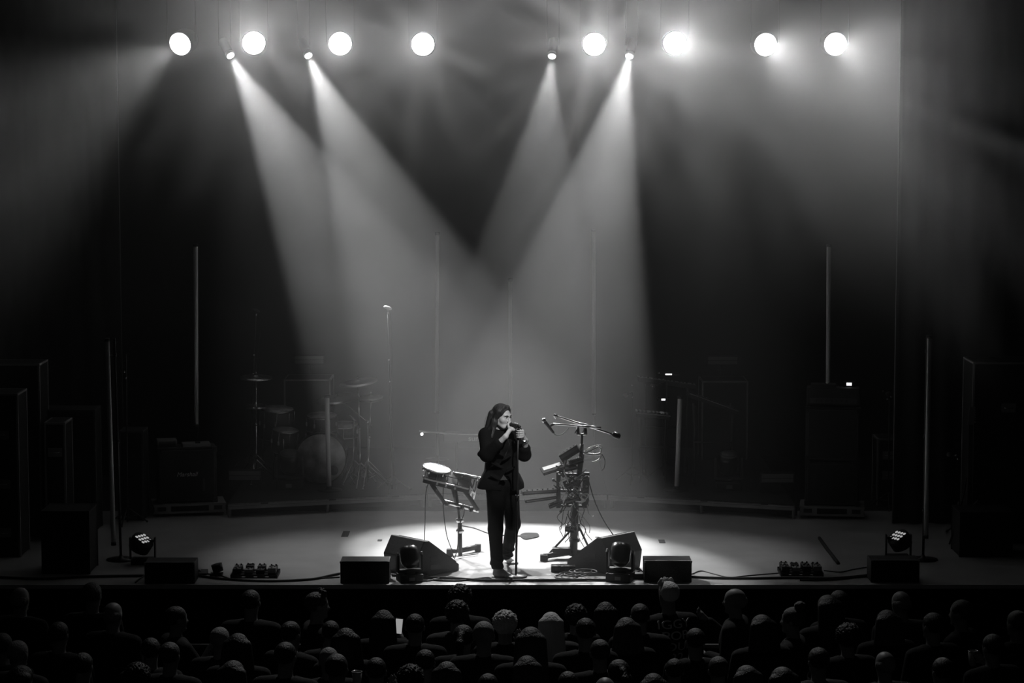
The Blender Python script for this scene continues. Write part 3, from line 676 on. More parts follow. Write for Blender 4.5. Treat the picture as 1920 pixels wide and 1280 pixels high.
# ------------------------------------------------------------------ cases and panels behind
def road_case(label, px0, px1, ptop, y, zbase, depth=0.6, rz=0.0, edge=0.022, name='road_case', mt='black', em='alu_dull', handles=1):
    a = D(px0, ptop, y); b = D(px1, ptop, y); w = b.x - a.x; h = a.z - zbase; c = Vector(((a.x + b.x) / 2, y + depth / 2, zbase))
    r = thing(name, label, 'case', c, rz)
    MB().box((0, 0, h / 2 + 0.004), (w - 0.01, depth - 0.01, h - 0.012)).build('body', mt, r)
    for sx in (-1, 1):
        for sy in (-1, 1): MB().box((sx * (w / 2 - edge / 2), sy * (depth / 2 - edge / 2), h / 2), (edge, edge, h)).build('corner_edge', em, r)
    for sy in (-1, 1): MB().box((0, sy * (depth / 2 - edge / 2), h - edge / 2), (w - 2 * edge, edge, edge)).build('top_edge', em, r)
    for sx in (-1, 1): MB().box((sx * (w / 2 - edge / 2), 0, h - edge / 2), (edge, depth - 2 * edge, edge)).build('top_edge', em, r)
    for k in range(handles):
        m = MB(); z = h * (0.75 - 0.3 * k); m.box((0, -depth / 2 - 0.004, z), (0.16, 0.01, 0.1)); m.build('handle_plate', 'alu_dull', r)
        m = MB(); m.tube([(-0.05, -depth / 2 - 0.01, z + 0.01), (-0.05, -depth / 2 - 0.03, z), (0.05, -depth / 2 - 0.03, z), (0.05, -depth / 2 - 0.01, z + 0.01)], 0.007, 6); m.build('handle', 'chrome', r)
    return r
road_case('black road case with pale edges behind the drum kit', 532, 620, 711, 7.2, RZ, 0.6, handles=0, em='alu')
road_case('black road case with pale edges behind the keyboards', 1316, 1403, 714, 7.2, RZ, 0.6, handles=0, em='alu')
def strobe(label, px0, px1, py0, py1, y, zbase, stand=True):
    a = D(px0, py1, y); b = D(px1, py0, y); w = b.x - a.x; h = b.z - a.z; c = Vector(((a.x + b.x) / 2, y + 0.06, zbase))
    r = thing('strobe_panel', label, 'strobe', c, group='unlit strobe panels')
    zc = a.z + h / 2 - zbase
    MB().box((0, 0.03, zc), (w + 0.03, 0.1, h + 0.03)).build('housing', 'black', r, 0.006)
    for s in (-1, 1): MB().box((0, -0.026, zc + s * h * 0.26), (w, 0.012, h * 0.46)).build('face', 'grey_plastic', r)
    if stand:
        MB().cyl((0, 0.09, 0.0), (0, 0.09, zc), 0.016).build('pole', 'black_metal', r); MB().lathe([(0.15, 0), (0.15, 0.012), (0.02, 0.02)], c=(0, 0.09, 0), n=20).build('base', 'black_metal', r)
    else:
        for s in (-1, 1): MB().box((s * (w / 2 + 0.01), 0.03, (zc) / 2), (0.012, 0.06, zc)).build('bracket', 'black_metal', r)
    return r
strobe('unlit strobe panel raised behind the drum kit', 552, 606, 668, 682, 8.1, RZ)
strobe('unlit strobe panel raised behind the keyboards', 1328, 1383, 669, 683, 8.1, RZ)
strobe('unlit strobe panel lying on the riser left of the drum kit', 429, 487, 884, 900, 4.75, RZ, False)
strobe('unlit strobe panel lying on the riser left of the amplifier stack', 1429, 1488, 889, 905, 4.45, RZ, False)

# ------------------------------------------------------------------ guitar amplifiers
def text_mesh(txt, size, extrude=0.002, align='CENTER'):
    cu = bpy.data.curves.new('t', 'FONT'); cu.body = txt; cu.size = size; cu.extrude = extrude; cu.align_x = align; cu.align_y = 'CENTER'
    o = bpy.data.objects.new('t', cu); COL.objects.link(o); dg = bpy.context.evaluated_depsgraph_get()
    me = bpy.data.meshes.new_from_object(o.evaluated_get(dg)); bpy.data.objects.remove(o); return me
def put_text(name, txt, size, m, parent, loc, rot, shear=0.0):
    me = text_mesh(txt, size); me.materials.clear(); me.materials.append(MATS[m])
    if shear:
        for v in me.vertices: v.co.x += shear * v.co.y
    o = link(name, me, parent); o.location = loc; o.rotation_euler = rot; return o
def tray(label, c, w, d, rz, h=0.14):
    r = thing('wheeled_case_tray', label, 'dolly', c, rz)
    for z in (0.05, h): MB().box((0, 0, z), (w, d, 0.022)).build('frame_rail', 'alu_dull', r)
    MB().box((0, 0.015, h / 2 + 0.025), (w * 0.97, d * 0.94, h - 0.05)).build('tray_body', 'black', r)
    for s in (-1, 1): MB().box((s * (w / 2 - 0.11), -d / 2 + 0.005, h / 2 + 0.025), (0.2, 0.014, h - 0.06)).build('corner_plate', 'alu_dull', r)
    for s in (-1, 1): MB().box((s * (w / 2 - 0.1), -d / 2 - 0.004, h / 2 + 0.03), (0.1, 0.012, 0.05)).build('latch', 'black_metal', r)
    for sx in (-1, 1):
        for sy in (-1, 1): MB().cyl((sx * (w / 2 - 0.1) - 0.015, sy * (d / 2 - 0.1), 0.026), (sx * (w / 2 - 0.1) + 0.015, sy * (d / 2 - 0.1), 0.026), 0.026).build('wheel', 'rubber', r)
def cabinet(name, label, c, w, d, h, rz, logo=None, cat='amplifier'):
    r = thing(name, label, cat, c, rz)
    MB().box((0, 0.01, h / 2), (w, d - 0.02, h)).build('body', 'tolex', r, 0.012)
    MB().box((0, -d / 2 + 0.006, h * 0.5), (w - 0.07, 0.016, h - 0.07)).build('grille_cloth', 'grille', r)
    for (x, z, a, b) in ((0, h - 0.033, w - 0.06, 0.008), (0, 0.033, w - 0.06, 0.008), (-w / 2 + 0.033, h / 2, 0.008, h - 0.06), (w / 2 - 0.033, h / 2, 0.008, h - 0.06)):
        MB().box((x, -d / 2 + 0.002, z), (a, 0.01, b)).build('piping', 'dark_grey', r)
    for sx in (-1, 1):
        for z in (0.03, h - 0.03): MB().box((sx * (w / 2 - 0.025), -d / 2 + 0.012, z), (0.056, 0.05, 0.064)).build('corner_cap', 'black_gloss', r)
    if logo: put_text('logo', logo, 0.075, 'white_plastic', r, (0, -d / 2 - 0.006, h * 0.52), (PI / 2, 0, 0), 0.3)
    return r
rzL = R(12); ct = G(349, 967); ct = Vector((ct.x, ct.y + 0.22, 0))
tray('pale-edged wheeled tray under the left amplifier', ct, 0.88, 0.5, rzL)
tl_ = cabinet('guitar_amplifier', 'black guitar amplifier cabinet with a white script logo at the left', ct + Vector((-0.02, 0, 0.152)), 0.72, 0.36, 0.68, rzL, 'Marshall')
MB().box((0.2, -0.18, 0.22), (0.03, 0.02, 0.15)).build('handle', 'dark_grey', tl_)
c2 = ct + Vector((-0.26, 0.02, 0.832)); b2 = thing('pedal_box', 'pale flat box lying on the left amplifier', 'box', c2, rzL)
MB().box((0, 0, 0.04), (0.24, 0.2, 0.08)).build('body', 'grey_plastic', b2, 0.006); MB().box((0, -0.102, 0.04), (0.2, 0.008, 0.05)).build('front_plate', 'dark_grey', b2)
c3 = ct + Vector((0.1, 0.0, 0.832)); b3 = thing('effects_unit', 'flat dark unit lying on top of the left amplifier', 'box', c3, rzL)
MB().box((0, 0, 0.02), (0.34, 0.22, 0.04)).build('body', 'grey_plastic', b3, 0.005); MB().box((0.02, -0.05, 0.05), (0.06, 0.04, 0.02)).build('knob_block', 'black', b3)
rzR = R(-8); cr_ = G(1564, 972); cr_ = Vector((cr_.x, cr_.y + 0.2, 0))
tray('pale-edged wheeled tray under the right amplifier stack', cr_, 0.78, 0.5, rzR)
h1 = 0.54
cabinet('speaker_cabinet', 'lower black speaker cabinet of the right amplifier stack', cr_ + Vector((0, 0, 0.152)), 0.66, 0.36, h1, rzR, cat='speaker')
cabinet('speaker_cabinet', 'upper black speaker cabinet of the right amplifier stack', cr_ + Vector((0, 0, 0.152 + h1 + 0.002)), 0.66, 0.36, 0.66, rzR, cat='speaker')
za = 0.152 + h1 + 0.664; ah = thing('amplifier_head', 'black amplifier head on top of the right speaker stack', 'amplifier', cr_ + Vector((0, 0.02, za)), rzR)
MB().box((0, 0, 0.115), (0.64, 0.25, 0.22)).build('body', 'tolex', ah, 0.012); MB().box((0, -0.125, 0.07), (0.56, 0.012, 0.07)).build('control_panel', 'dark_grey', ah)
for k in range(7): MB().cyl((-0.2 + k * 0.06, -0.13, 0.07), (-0.2 + k * 0.06, -0.15, 0.07), 0.012).build('knob', 'black_gloss', ah)
sc_ = thing('tuner_display', 'small box with a lit white display on top of the right amplifier stack', 'device', cr_ + Vector((0.19, 0.02, za + 0.225)), rzR)
MB().box((0, 0, 0.035), (0.14, 0.08, 0.066)).build('body', 'black', sc_, 0.004); MB().box((0, -0.042, 0.038), (0.062, 0.006, 0.034)).build('display', 'screen', sc_)
cb = thing('pedal_box', 'flat black unit lying beside the lit display on the amplifier head', 'box', cr_ + Vector((-0.12, 0.02, za + 0.225)), rzR)
MB().box((0, 0, 0.02), (0.3, 0.2, 0.04)).build('body', 'black', cb, 0.005); MB().cyl((0.05, -0.05, 0.04), (0.05, -0.05, 0.055), 0.015).build('knob', 'chrome', cb)

# ------------------------------------------------------------------ keyboards on the right riser
def keyboard(label, p0, p1, y, depth, z_thick, legs_to, keys=True, name='keyboard', tilt=0.0):
    a = D(*p0, y); b = D(*p1, y); mid = (a + b) / 2; w = (b - a).length; base = Vector((mid.x, y, legs_to))
    r = thing(name, label, 'keyboard', base); ry = -math.atan2(b.z - a.z, b.x - a.x); rot = (tilt, ry, 0); zc = mid.z - legs_to
    M = Euler(rot).to_matrix().to_4x4(); T0 = Matrix.Translation((0, 0.0, zc)) @ M
    def P(mb): return mb.xf(T0)
    P(MB().box((0, 0, -z_thick / 2), (w, depth, z_thick))).build('body', 'black', r, 0.006)
    P(MB().box((0, -depth / 2 + 0.004, 0.0), (w, 0.012, 0.006))).build('edge_trim', 'alu', r)
    if keys:
        n = int(w / 0.024)
        for k in range(n): P(MB().box((-w / 2 + (k + 0.5) * w / n, depth * 0.18, 0.006), (w / n * 0.88, depth * 0.5, 0.014))).build('key', 'white_plastic' if k % 7 not in (1, 3, 5) else 'black_gloss', r)
    for k in range(6): P(MB().cyl((-w / 2 + 0.08 + k * 0.05, -depth * 0.25, 0), (-w / 2 + 0.08 + k * 0.05, -depth * 0.25, 0.018), 0.009, n=8)).build('knob', 'chrome', r)
    if zc > 0.2:
        for s in (-1, 1):
            m = MB(); m.cyl((s * w * 0.36, -0.2, 0.015), (s * w * 0.36, 0.2, zc - z_thick - 0.005), 0.014, n=8); m.cyl((s * w * 0.36, 0.2, 0.015), (s * w * 0.36, -0.15, zc - z_thick - 0.005), 0.014, n=8)
            m.cyl((s * w * 0.36, -0.24, 0.014), (s * w * 0.36, 0.24, 0.014), 0.014, n=8); m.build('stand_leg', 'black_metal', r)
        MB().cyl((-w * 0.36, 0, zc * 0.5), (w * 0.36, 0, zc * 0.5), 0.012, n=8).build('crossbar', 'black_metal', r)
    return r
keyboard('upper black keyboard on a stand at the left end of the right riser', (1196, 706), (1303, 721), 6.0, 0.3, 0.06, RZ, tilt=-0.1)
keyboard('lower keyboard with a pale front edge below the upper one', (1192, 771), (1256, 777), 5.5, 0.32, 0.05, RZ)
keyboard('sloping dark keyboard right of the short tube light', (1292, 735), (1383, 768), 5.2, 0.3, 0.05, RZ, keys=False)
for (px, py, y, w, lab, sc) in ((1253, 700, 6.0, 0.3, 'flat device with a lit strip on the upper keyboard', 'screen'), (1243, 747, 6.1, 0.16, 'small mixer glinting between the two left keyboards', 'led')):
    p = D(px, py, y); d0 = thing('control_device', lab, 'device', (p.x, y, p.z - 0.02 - 0.01))
    MB().box((0, 0, 0.02), (w, 0.16, 0.03)).build('body', 'black', d0, 0.004)
    MB().box((0, -0.083, 0.028), (0.085 if w > 0.2 else 0.05, 0.006, 0.018 if w > 0.2 else 0.022)).build('display', sc, d0)  # on the small mixer this glow stands in for a glint
    for k in (-1, 1): MB().cyl((k * w * 0.4, -0.05, 0.034), (k * w * 0.4, -0.05, 0.05), 0.014).build('knob', 'chrome', d0)
    if w < 0.2: MB().cyl((0, 0.05, 0.0), (0, 0.05, -(p.z - 0.03 - RZ)), 0.012, n=8).build('stand_pole', 'black_metal', d0)
def simple_stand(name, label, cat, px, pbase_y, ptop, y, zb, arm=None, glints=()):
    base = Vector((D(px, 800, y).x, y, zb)); top = D(px, ptop, y); r = thing(name, label, cat, base)
    MB(base).cyl(base + Vector((0, 0, 0.02)), top, 0.011, n=8).build('pole', 'black_metal', r); tripod(base, r, 'black_metal', 0.24, 0.2)
    if arm:
        e = D(*arm, y); MB(base).cyl(top, e, 0.009, n=8).build('arm', 'black_metal', r); MB(base).ball(e, (0.035, 0.03, 0.03), 10, 8).build('mic_head', 'dark_grey', r)
    for g in glints: MB(base).ball(D(*g, y - 0.02), 0.014, 8, 6).build('joint', 'chrome', r)
    return r
simple_stand('microphone_boom', 'black boom microphone stand at the left edge of the keyboards', 'mic stand', 1186, 0, 735, 5.3, RZ, (1172, 741), ((1185, 722), (1186, 745)))
simple_stand('music_stand', 'black stand with clamps between the keyboards', 'stand', 1250, 0, 716, 5.7, RZ, (1223, 724), ((1224, 724),))
simple_stand('lamp_stand', 'clip lamp with small glints on a stand right of the amplifier stack', 'lamp', 1668, 0, 752, 4.4, 0, (1666, 738), ((1656, 733), (1664, 748), (1671, 744)))
# keyboard in the haze behind the singer
kb = D(900, 822, 4.9); kr_ = thing('synthesizer', 'hazy synthesizer with lettering on its back behind the singer', 'keyboard', (kb.x, 4.9, RZ))
x0 = D(786, 812, 4.9); x1 = D(1006, 825, 4.9); zc = kb.z - RZ
MB().box((0, 0.15, zc), (0.92, 0.3, 0.1), (0, 0.02, 0)).build('body', 'dark_grey', kr_, 0.008)
MB().box((0, 0.0, zc + 0.05), (0.92, 0.014, 0.012), (0, 0.02, 0)).build('edge_trim', 'alu', kr_)
put_text('lettering', 'summit', 0.10, 'alu', kr_, (0.0, -0.006, zc - 0.0), (PI / 2, 0, 0))
for s in (-1, 1):
    m = MB(); m.cyl((s * 0.3, 0, 0.01), (s * 0.3, 0.3, zc - 0.05), 0.014); m.cyl((s * 0.3, 0.3, 0.01), (s * 0.3, 0, zc - 0.05), 0.014); m.build('stand_leg', 'black_metal', kr_)
ab = Vector((D(822, 812, 4.7).x, 4.75, RZ)); br_ = thing('boom_arm_stand', 'pale boom arm with a bright tip left of the singer', 'mic stand', ab)
MB(ab).cyl(D(786, 808, 4.75), D(858, 814, 4.75), 0.011).build('boom_arm', 'alu', br_); MB(ab).cyl(ab + Vector((0, 0, 0.02)), D(822, 811, 4.75), 0.01).build('pole', 'black_metal', br_)
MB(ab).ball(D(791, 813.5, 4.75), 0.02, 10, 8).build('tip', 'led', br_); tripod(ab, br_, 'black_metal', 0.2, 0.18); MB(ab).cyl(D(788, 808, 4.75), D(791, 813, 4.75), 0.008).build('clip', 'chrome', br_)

# ------------------------------------------------------------------ moving heads
def moving_head(label, c, rz=0.0, s=1.0, tilt=0.0):
    r = thing('moving_head', label, 'stage lamp', c, rz, 'unlit moving-head lamps on the floor'); S = Matrix.Scale(s, 4)
    def b(mb, n, m, bev=0): return mb.xf(S).build(n, m, r, bev)
    b(MB().box((0, 0, 0.055), (0.32, 0.26, 0.11)), 'base', 'black', 0.012)
    b(MB().box((0, -0.132, 0.05), (0.075, 0.006, 0.045)), 'display', 'grey_plastic')
    for sx in (-1, 1):
        b(MB().prism([(-0.05, 0.16), (0.05, 0.16), (0.045, 0.36), (0.0, 0.40), (-0.045, 0.36)], (sx * 0.165 - 0.016, sx * 0.165 + 0.016), 'x'), 'yoke_arm', 'black_metal', 0.006)
    b(MB().box((0, 0, 0.145), (0.36, 0.11, 0.04)), 'yoke_base', 'black_metal', 0.008); b(MB().cyl((0, 0, 0.1), (0, 0, 0.135), 0.07, n=24), 'turntable', 'black')
    ax = Vector((0, math.sin(tilt), math.cos(tilt)))
    b(MB().lathe([(0.03, -0.15), (0.09, -0.14), (0.125, -0.08), (0.13, 0.05), (0.12, 0.12), (0.1, 0.125)], c=(0, 0, 0.335), axis=ax, n=28), 'head', 'black_gloss')
    b(MB().lathe([(0.095, 0.11), (0.095, 0.13), (0.03, 0.14)], c=(0, 0, 0.335), axis=ax, n=24), 'lens', 'dark_grey')
    return r
v = on_riser(543, 4.85); moving_head('moving-head lamp on the riser before the bass drum', v, 0.0, 1.0, R(-20))
v = on_riser(1366, 4.75); moving_head('moving-head lamp on the riser before the sloping keyboard', v, 0.0, 1.0, R(-20))
# ------------------------------------------------------------------ along the stage front
def wedge(label, front_px, s):
    f0 = G(*front_px); f0.z = 0; th = R(44); fx = Vector((s * math.cos(th), math.sin(th), 0)); wx = Vector((-s * math.sin(th), math.cos(th), 0))
    r = thing('wedge_monitor', label, 'speaker', f0, group='floor wedge monitors'); W = 0.54
    prof = [(0, 0), (0, 0.07), (0.44, 0.375), (0.5, 0.385), (0.61, 0.2), (0.58, 0)]
    def pt(d, w, z): return -fx * d + wx * w + Vector((0, 0, z))
    n = len(prof); V = [pt(d, 0, z) for d, z in prof] + [pt(d, W, z) for d, z in prof]
    m = MB(); m.add(V, [tuple(range(n)), tuple(reversed(range(n, 2 * n)))] + [(i, (i + 1) % n, n + (i + 1) % n, n + i) for i in range(n)]); m.build('cabinet', 'black', r, 0.008)
    u = (fx * -0.44 + Vector((0, 0, 0.305))).normalized(); nn = u.cross(wx); nn = nn if nn.z > 0 else -nn
    g = [pt(0.02, 0.03, 0.084) + nn * 0.004, pt(0.42, 0.03, 0.361) + nn * 0.004, pt(0.42, W - 0.03, 0.361) + nn * 0.004, pt(0.02, W - 0.03, 0.084) + nn * 0.004]
    m = MB(); m.add(g + [p + nn * 0.01 for p in g], [(0, 1, 2, 3), (7, 6, 5, 4), (0, 4, 5, 1), (1, 5, 6, 2), (2, 6, 7, 3), (3, 7, 4, 0)]); m.build('grille', 'grille', r)
    for k in (0, 1):                                           # recessed side handle on the near side
        a = [pt(0.24, -0.003, 0.06 + 0.09 * k), pt(0.42, -0.003, 0.06 + 0.09 * k), pt(0.42, -0.003, 0.115 + 0.09 * k), pt(0.3, -0.003, 0.115 + 0.09 * k)]
        m = MB(); m.add(a + [p + wx * 0.02 for p in a], [(0, 1, 2, 3), (7, 6, 5, 4), (0, 4, 5, 1), (1, 5, 6, 2), (2, 6, 7, 3), (3, 7, 4, 0)]); m.build('port' if k == 0 else 'handle', 'black_gloss', r)
wedge('black wedge monitor left of the singer, sloping towards the middle', (861, 1069), 1)
wedge('black wedge monitor right of the singer under the pedal tower', (1063, 1063), -1)
def fill_box(label, px0, px1, ptop, pbot):
    a = G(px0, pbot - 1); b = G(px1, pbot - 1); y0 = max(min(a.y, b.y), EDGE_Y + 0.02); w = b.x - a.x; t = D(px0, ptop, y0 + 0.02); c = Vector(((a.x + b.x) / 2, y0 + 0.15, 0)); h = t.z
    r = thing('front_fill_speaker', label, 'speaker', c, group='front fill speakers along the stage edge')
    MB().box((0, 0.005, h / 2), (w, 0.29, h)).build('cabinet', 'black', r, 0.006); MB().box((0, -0.143, h / 2), (w - 0.03, 0.01, h - 0.03)).build('grille', 'grille', r)
    for s in (-1, 1): MB().box((s * (w / 2 - 0.006), -0.14, h - 0.008), (0.02, 0.022, 0.02)).build('corner', 'alu_dull', r)
    MB().box((0, -0.138, h + 0.001), (w - 0.01, 0.014, 0.006)).build('top_edge', 'alu_dull', r)  # pale strip imitates light caught by the top front edge
fill_box('leftmost black front fill speaker on the stage edge', 271, 365, 1054, 1095)
fill_box('black front fill speaker beside the left wedge monitor', 638, 730, 1052, 1095)
fill_box('black front fill speaker beside the right wedge monitor', 1208, 1297, 1051, 1093)
fill_box('rightmost black front fill speaker on the stage edge', 1633, 1724, 1050, 1093)
moving_head('small moving-head lamp before the left wedge monitor', G(768, 1089), 0.3, 0.78, R(30))
moving_head('small moving-head lamp before the right wedge monitor', G(1163, 1088), -0.3, 0.84, R(30))
def led_par(label, px, py, s):
    c = G(px, py); c.z = 0; r = thing('led_flood_lamp', label, 'stage lamp', c, group='tilted flood lamps with glinting lens rows')
    MB().box((0, 0, 0.03), (0.24, 0.2, 0.06)).build('base', 'black', r, 0.01)
    for k in (-1, 1): MB().box((k * 0.135, 0, 0.17), (0.015, 0.06, 0.24)).build('yoke_arm', 'black_metal', r)
    ax = Vector((s * 0.45, -0.25, 0.85)).normalized(); q = ax.to_track_quat('Z', 'Y').to_matrix().to_4x4(); T0 = Matrix.Translation((0, 0, 0.25)) @ q
    MB().lathe([(0.07, -0.13), (0.115, -0.11), (0.125, 0.0), (0.115, 0.03)], n=28).xf(T0).build('head', 'black', r)
    for i in range(4):
        for j in range(3):
            MB().lathe([(0.017, 0.025), (0.017, 0.034), (0.008, 0.038)], c=((i - 1.5) * 0.045, (j - 1) * 0.05, 0), n=10).xf(T0).build('lens', 'lens_glint', r)
    MB().cyl((-0.14, 0, 0.25), (0.14, 0, 0.25), 0.015).build('pivot', 'black_metal', r)
mat('lens_glint', 0.8, 0.15, metal=0.4, emit=0.35)  # faint glow put into the lenses as their glint
led_par('tilted flood lamp with glinting lenses at the left of the stage', 268, 1056, 1)
led_par('tilted flood lamp with glinting lenses at the right of the stage', 1684, 1050, -1)

# pedalboards: a board, and each pedal its own thing
rp = random.Random(9)
def pedalboard(label, px0, px1, py, n, words, lit=()):
    a = G(px0, py); b = G(px1, py); w = b.x - a.x; c = Vector(((a.x + b.x) / 2, a.y + 0.16, 0)); r = thing('pedalboard', label, 'pedalboard', c)
    for k in range(3): MB().box((0, -0.12 + k * 0.12, 0.03), (w, 0.07, 0.02)).build('slat', 'black_metal', r)
    for s in (-1, 1): MB().box((s * (w / 2 - 0.01), 0, 0.02), (0.02, 0.34, 0.04)).build('side_rail', 'black_metal', r)
    for k in range(n):
        row = k % 2; i = k // 2; m_ = (n + 1) // 2; x = -w / 2 + (i + 0.5) * w / m_; pw = min(0.085, w / m_ * 0.85); h = 0.045 + 0.02 * rp.random()
        p = thing('effect_pedal', '%s pedal in the %s row of the %s' % (words[i], 'back' if row else 'front', label.split(' with')[0]), 'pedal', c + Vector((x, -0.075 + row * 0.15, 0.041)), 0, 'effect pedals')
        MB().box((0, 0, h / 2), (pw, 0.115, h)).build('body', ('black', 'dark_grey', 'grey_plastic', 'black_gloss')[k % 4], p, 0.004)
        MB().cyl((0, -0.035, h), (0, -0.035, h + 0.012), 0.01, n=10).build('footswitch', 'chrome', p)
        for q in (-1, 1): MB().cyl((q * pw * 0.28, 0.03, h), (q * pw * 0.28, 0.03, h + 0.014), 0.009, n=10).build('knob', 'white_plastic' if k % 3 == 0 else 'black_gloss', p)
pedalboard('left pedalboard with small effect pedals', 432, 520, 1084, 8, ('leftmost', 'second', 'third', 'rightmost'))
pedalboard('right pedalboard with small effect pedals', 1464, 1544, 1080, 8, ('leftmost', 'second', 'third', 'rightmost'))
def small(name, label, cat, px, py, parts):
    c = G(px, py); c.z = 0; r = thing(name, label, cat, c); parts(r); return r
small('foot_switch', 'small dark foot switch left of the left pedalboard', 'pedal', 374, 1076, lambda r: (MB().prism([(-0.06, 0), (0.06, 0), (0.06, 0.045), (-0.06, 0.02)], (-0.085, 0.085), 'x').build('body', 'black', r, 0.004), MB().cyl((0, 0, 0.03), (0, 0, 0.05), 0.015).build('button', 'chrome', r)))
small('spot_can', 'short dark lamp can beside the left pedalboard', 'lamp', 406, 1078, lambda r: (MB().box((0, 0, 0.012), (0.13, 0.12, 0.024)).build('foot', 'black', r), MB().cyl((0.02, 0.0, 0.04), (0.0, 0.0, 0.12), 0.055, 0.06, n=20).build('can', 'black', r)))
small('power_box', 'black power distribution box at the foot of the pedal tower', 'box', 1056, 1073, lambda r: (MB().box((0, 0.06, 0.035), (0.26, 0.12, 0.07)).build('body', 'black', r, 0.006), MB().box((-0.06, -0.002, 0.035), (0.05, 0.008, 0.03)).build('socket', 'dark_grey', r), MB().box((0.04, -0.002, 0.035), (0.05, 0.008, 0.03)).build('socket', 'dark_grey', r)))
small('junction_box', 'flat black junction box beside the right front fill speaker', 'box', 1190, 1084, lambda r: (MB().box((0.02, 0, 0.03), (0.14, 0.1, 0.06)).build('body', 'black', r, 0.005), MB().cyl((-0.05, 0, 0.03), (-0.1, 0, 0.03), 0.014).build('plug', 'black_gloss', r)))
for (px, py, w, d, lab) in ((648, 1001, 0.08, 0.36, 'dark square patch on the floor left of the singer'), (1241, 1015, 0.07, 0.2, 'small dark patch on the floor right of the singer'), (712, 1013, 0.05, 0.1, 'tiny dark tape mark behind the left wedge monitor'), (1120, 1007, 0.05, 0.04, 'short dark tape mark near the pedal tower')):
    c = G(px, py); t = MB(Vector((c.x, c.y, 0))).box((c.x, c.y, 0.003), (w, d, 0.004)).build('floor_patch', 'tape'); tag(t, lab, 'tape', 'dark marks on the stage floor')
c = G(993, 1005); c.z = 0; m = MB(c); P = []  # thin dark flat shape with a wavy outline
for i in range(24):
    t = 2 * PI * i / 24; P.append((c.x + 0.1 * math.cos(t) * (1 + 0.2 * math.cos(2 * t + 1)) + 0.05 * math.sin(t), c.y + 0.2 * math.sin(t) * (1 + 0.15 * math.sin(3 * t)) - 0.25 * 0.1 * math.cos(t)))
m.prism(P, (0.001, 0.012), 'z'); tag(m.build('dark_blob', 'black_cloth'), 'thin dark uneven patch on the floor behind the singer', 'cloth')
st_ = [G(1536, 1010), G(1552, 1032), G(1572, 1058)]
m = MB(st_[0]); m.tube([p + Vector((0, 0, 0.012)) for p in curve_pts(st_, 6)], 0.02, 6); tag(m.build('cable_ramp', 'tape'), 'dark cable strip running across the floor at the right', 'cable')
# cables
def cable(label, pts, r=0.009, m='cable', name='cable', z=None, group='cables on the stage floor'):
    P = []
    for p in pts:
        if len(p) == 2: v = G(*p); v.z = r
        else: v = D(p[0], p[1], p[2])
        P.append(v)
    o = MB(P[0]).tube(curve_pts(P, 8), r, 6).build(name, m); return tag(o, label, 'cable', group)
cable('thick cable running from the leftmost front fill speaker along the edge', ((366, 1080), (420, 1087), (500, 1091), (580, 1088), (622, 1080), (637, 1077)), 0.013)
cable('thinner cable beside the thick one left of the middle', ((366, 1075), (410, 1079), (440, 1087), (520, 1089), (600, 1085), (637, 1083)), 0.008)
cable('cable bundle running along the front edge past the singer', ((735, 1080), (790, 1084), (850, 1086), (905, 1090), (970, 1090), (1040, 1090), (1110, 1089), (1160, 1090)), 0.015)
cable('cable winding from the left wedge towards the singer', ((760, 1086), (800, 1090), (840, 1082), (870, 1087), (915, 1084), (930, 1088), (1000, 1088)), 0.008)
cable('cable curling under the left wedge', ((800, 1081), (825, 1085), (812, 1088), (850, 1090), (880, 1088)), 0.009)
cable('cable snaking right from the right wedge along the edge', ((1297, 1077), (1315, 1071), (1340, 1077), (1368, 1083), (1400, 1080), (1460, 1075)), 0.006)
cable('thick cable lying along the edge right of the middle', ((1297, 1083), (1330, 1085), (1400, 1086), (1480, 1085), (1560, 1086), (1631, 1080)), 0.014)
cable('thin cable from the right pedalboard to the rightmost speaker', ((1545, 1070), (1575, 1073), (1600, 1068), (1631, 1063)), 0.006)
cable('cable along the edge right of the right pedalboard', ((1500, 1089), (1560, 1088), (1600, 1084), (1632, 1081)), 0.012)
cable('cable bundle left of the leftmost front fill speaker', ((0, 1084), (80, 1087), (160, 1083), (270, 1081)), 0.014)
cable('cable falling off the edge at the leftmost speaker', ((272, 1080), (262, 1086), (254, 1093)), 0.009)
cable('thin dark cable lying across the bright floor behind the pad stand', ((866, 986), (890, 991), (915, 1000), (940, 1004), (990, 1006)), 0.007)
cable('cable looping beside the right front fill speaker', ((1186, 1066), (1200, 1070), (1192, 1076), (1206, 1079)), 0.007)
cable('second cable looping beside the right front fill speaker', ((1184, 1072), (1196, 1066), (1206, 1073)), 0.006)
for k in range(5):
    c0 = G(1062 + k * 9, 1083 - (k % 2) * 3); P = []
    for i in range(26):
        t = 2 * PI * i / 25; P.append((c0.x + 0.12 * math.cos(t), c0.y + 0.12 * math.sin(t), 0.012 + 0.014 * k))
    tag(MB(c0).tube(P, 0.008, 6).build('cable_coil', 'cable' if k % 2 else 'dark_grey'), '%s loop of the coiled cable before the right wedge monitor' % ('lowest', 'second', 'third', 'fourth', 'topmost')[k], 'cable', 'coiled cable loops')

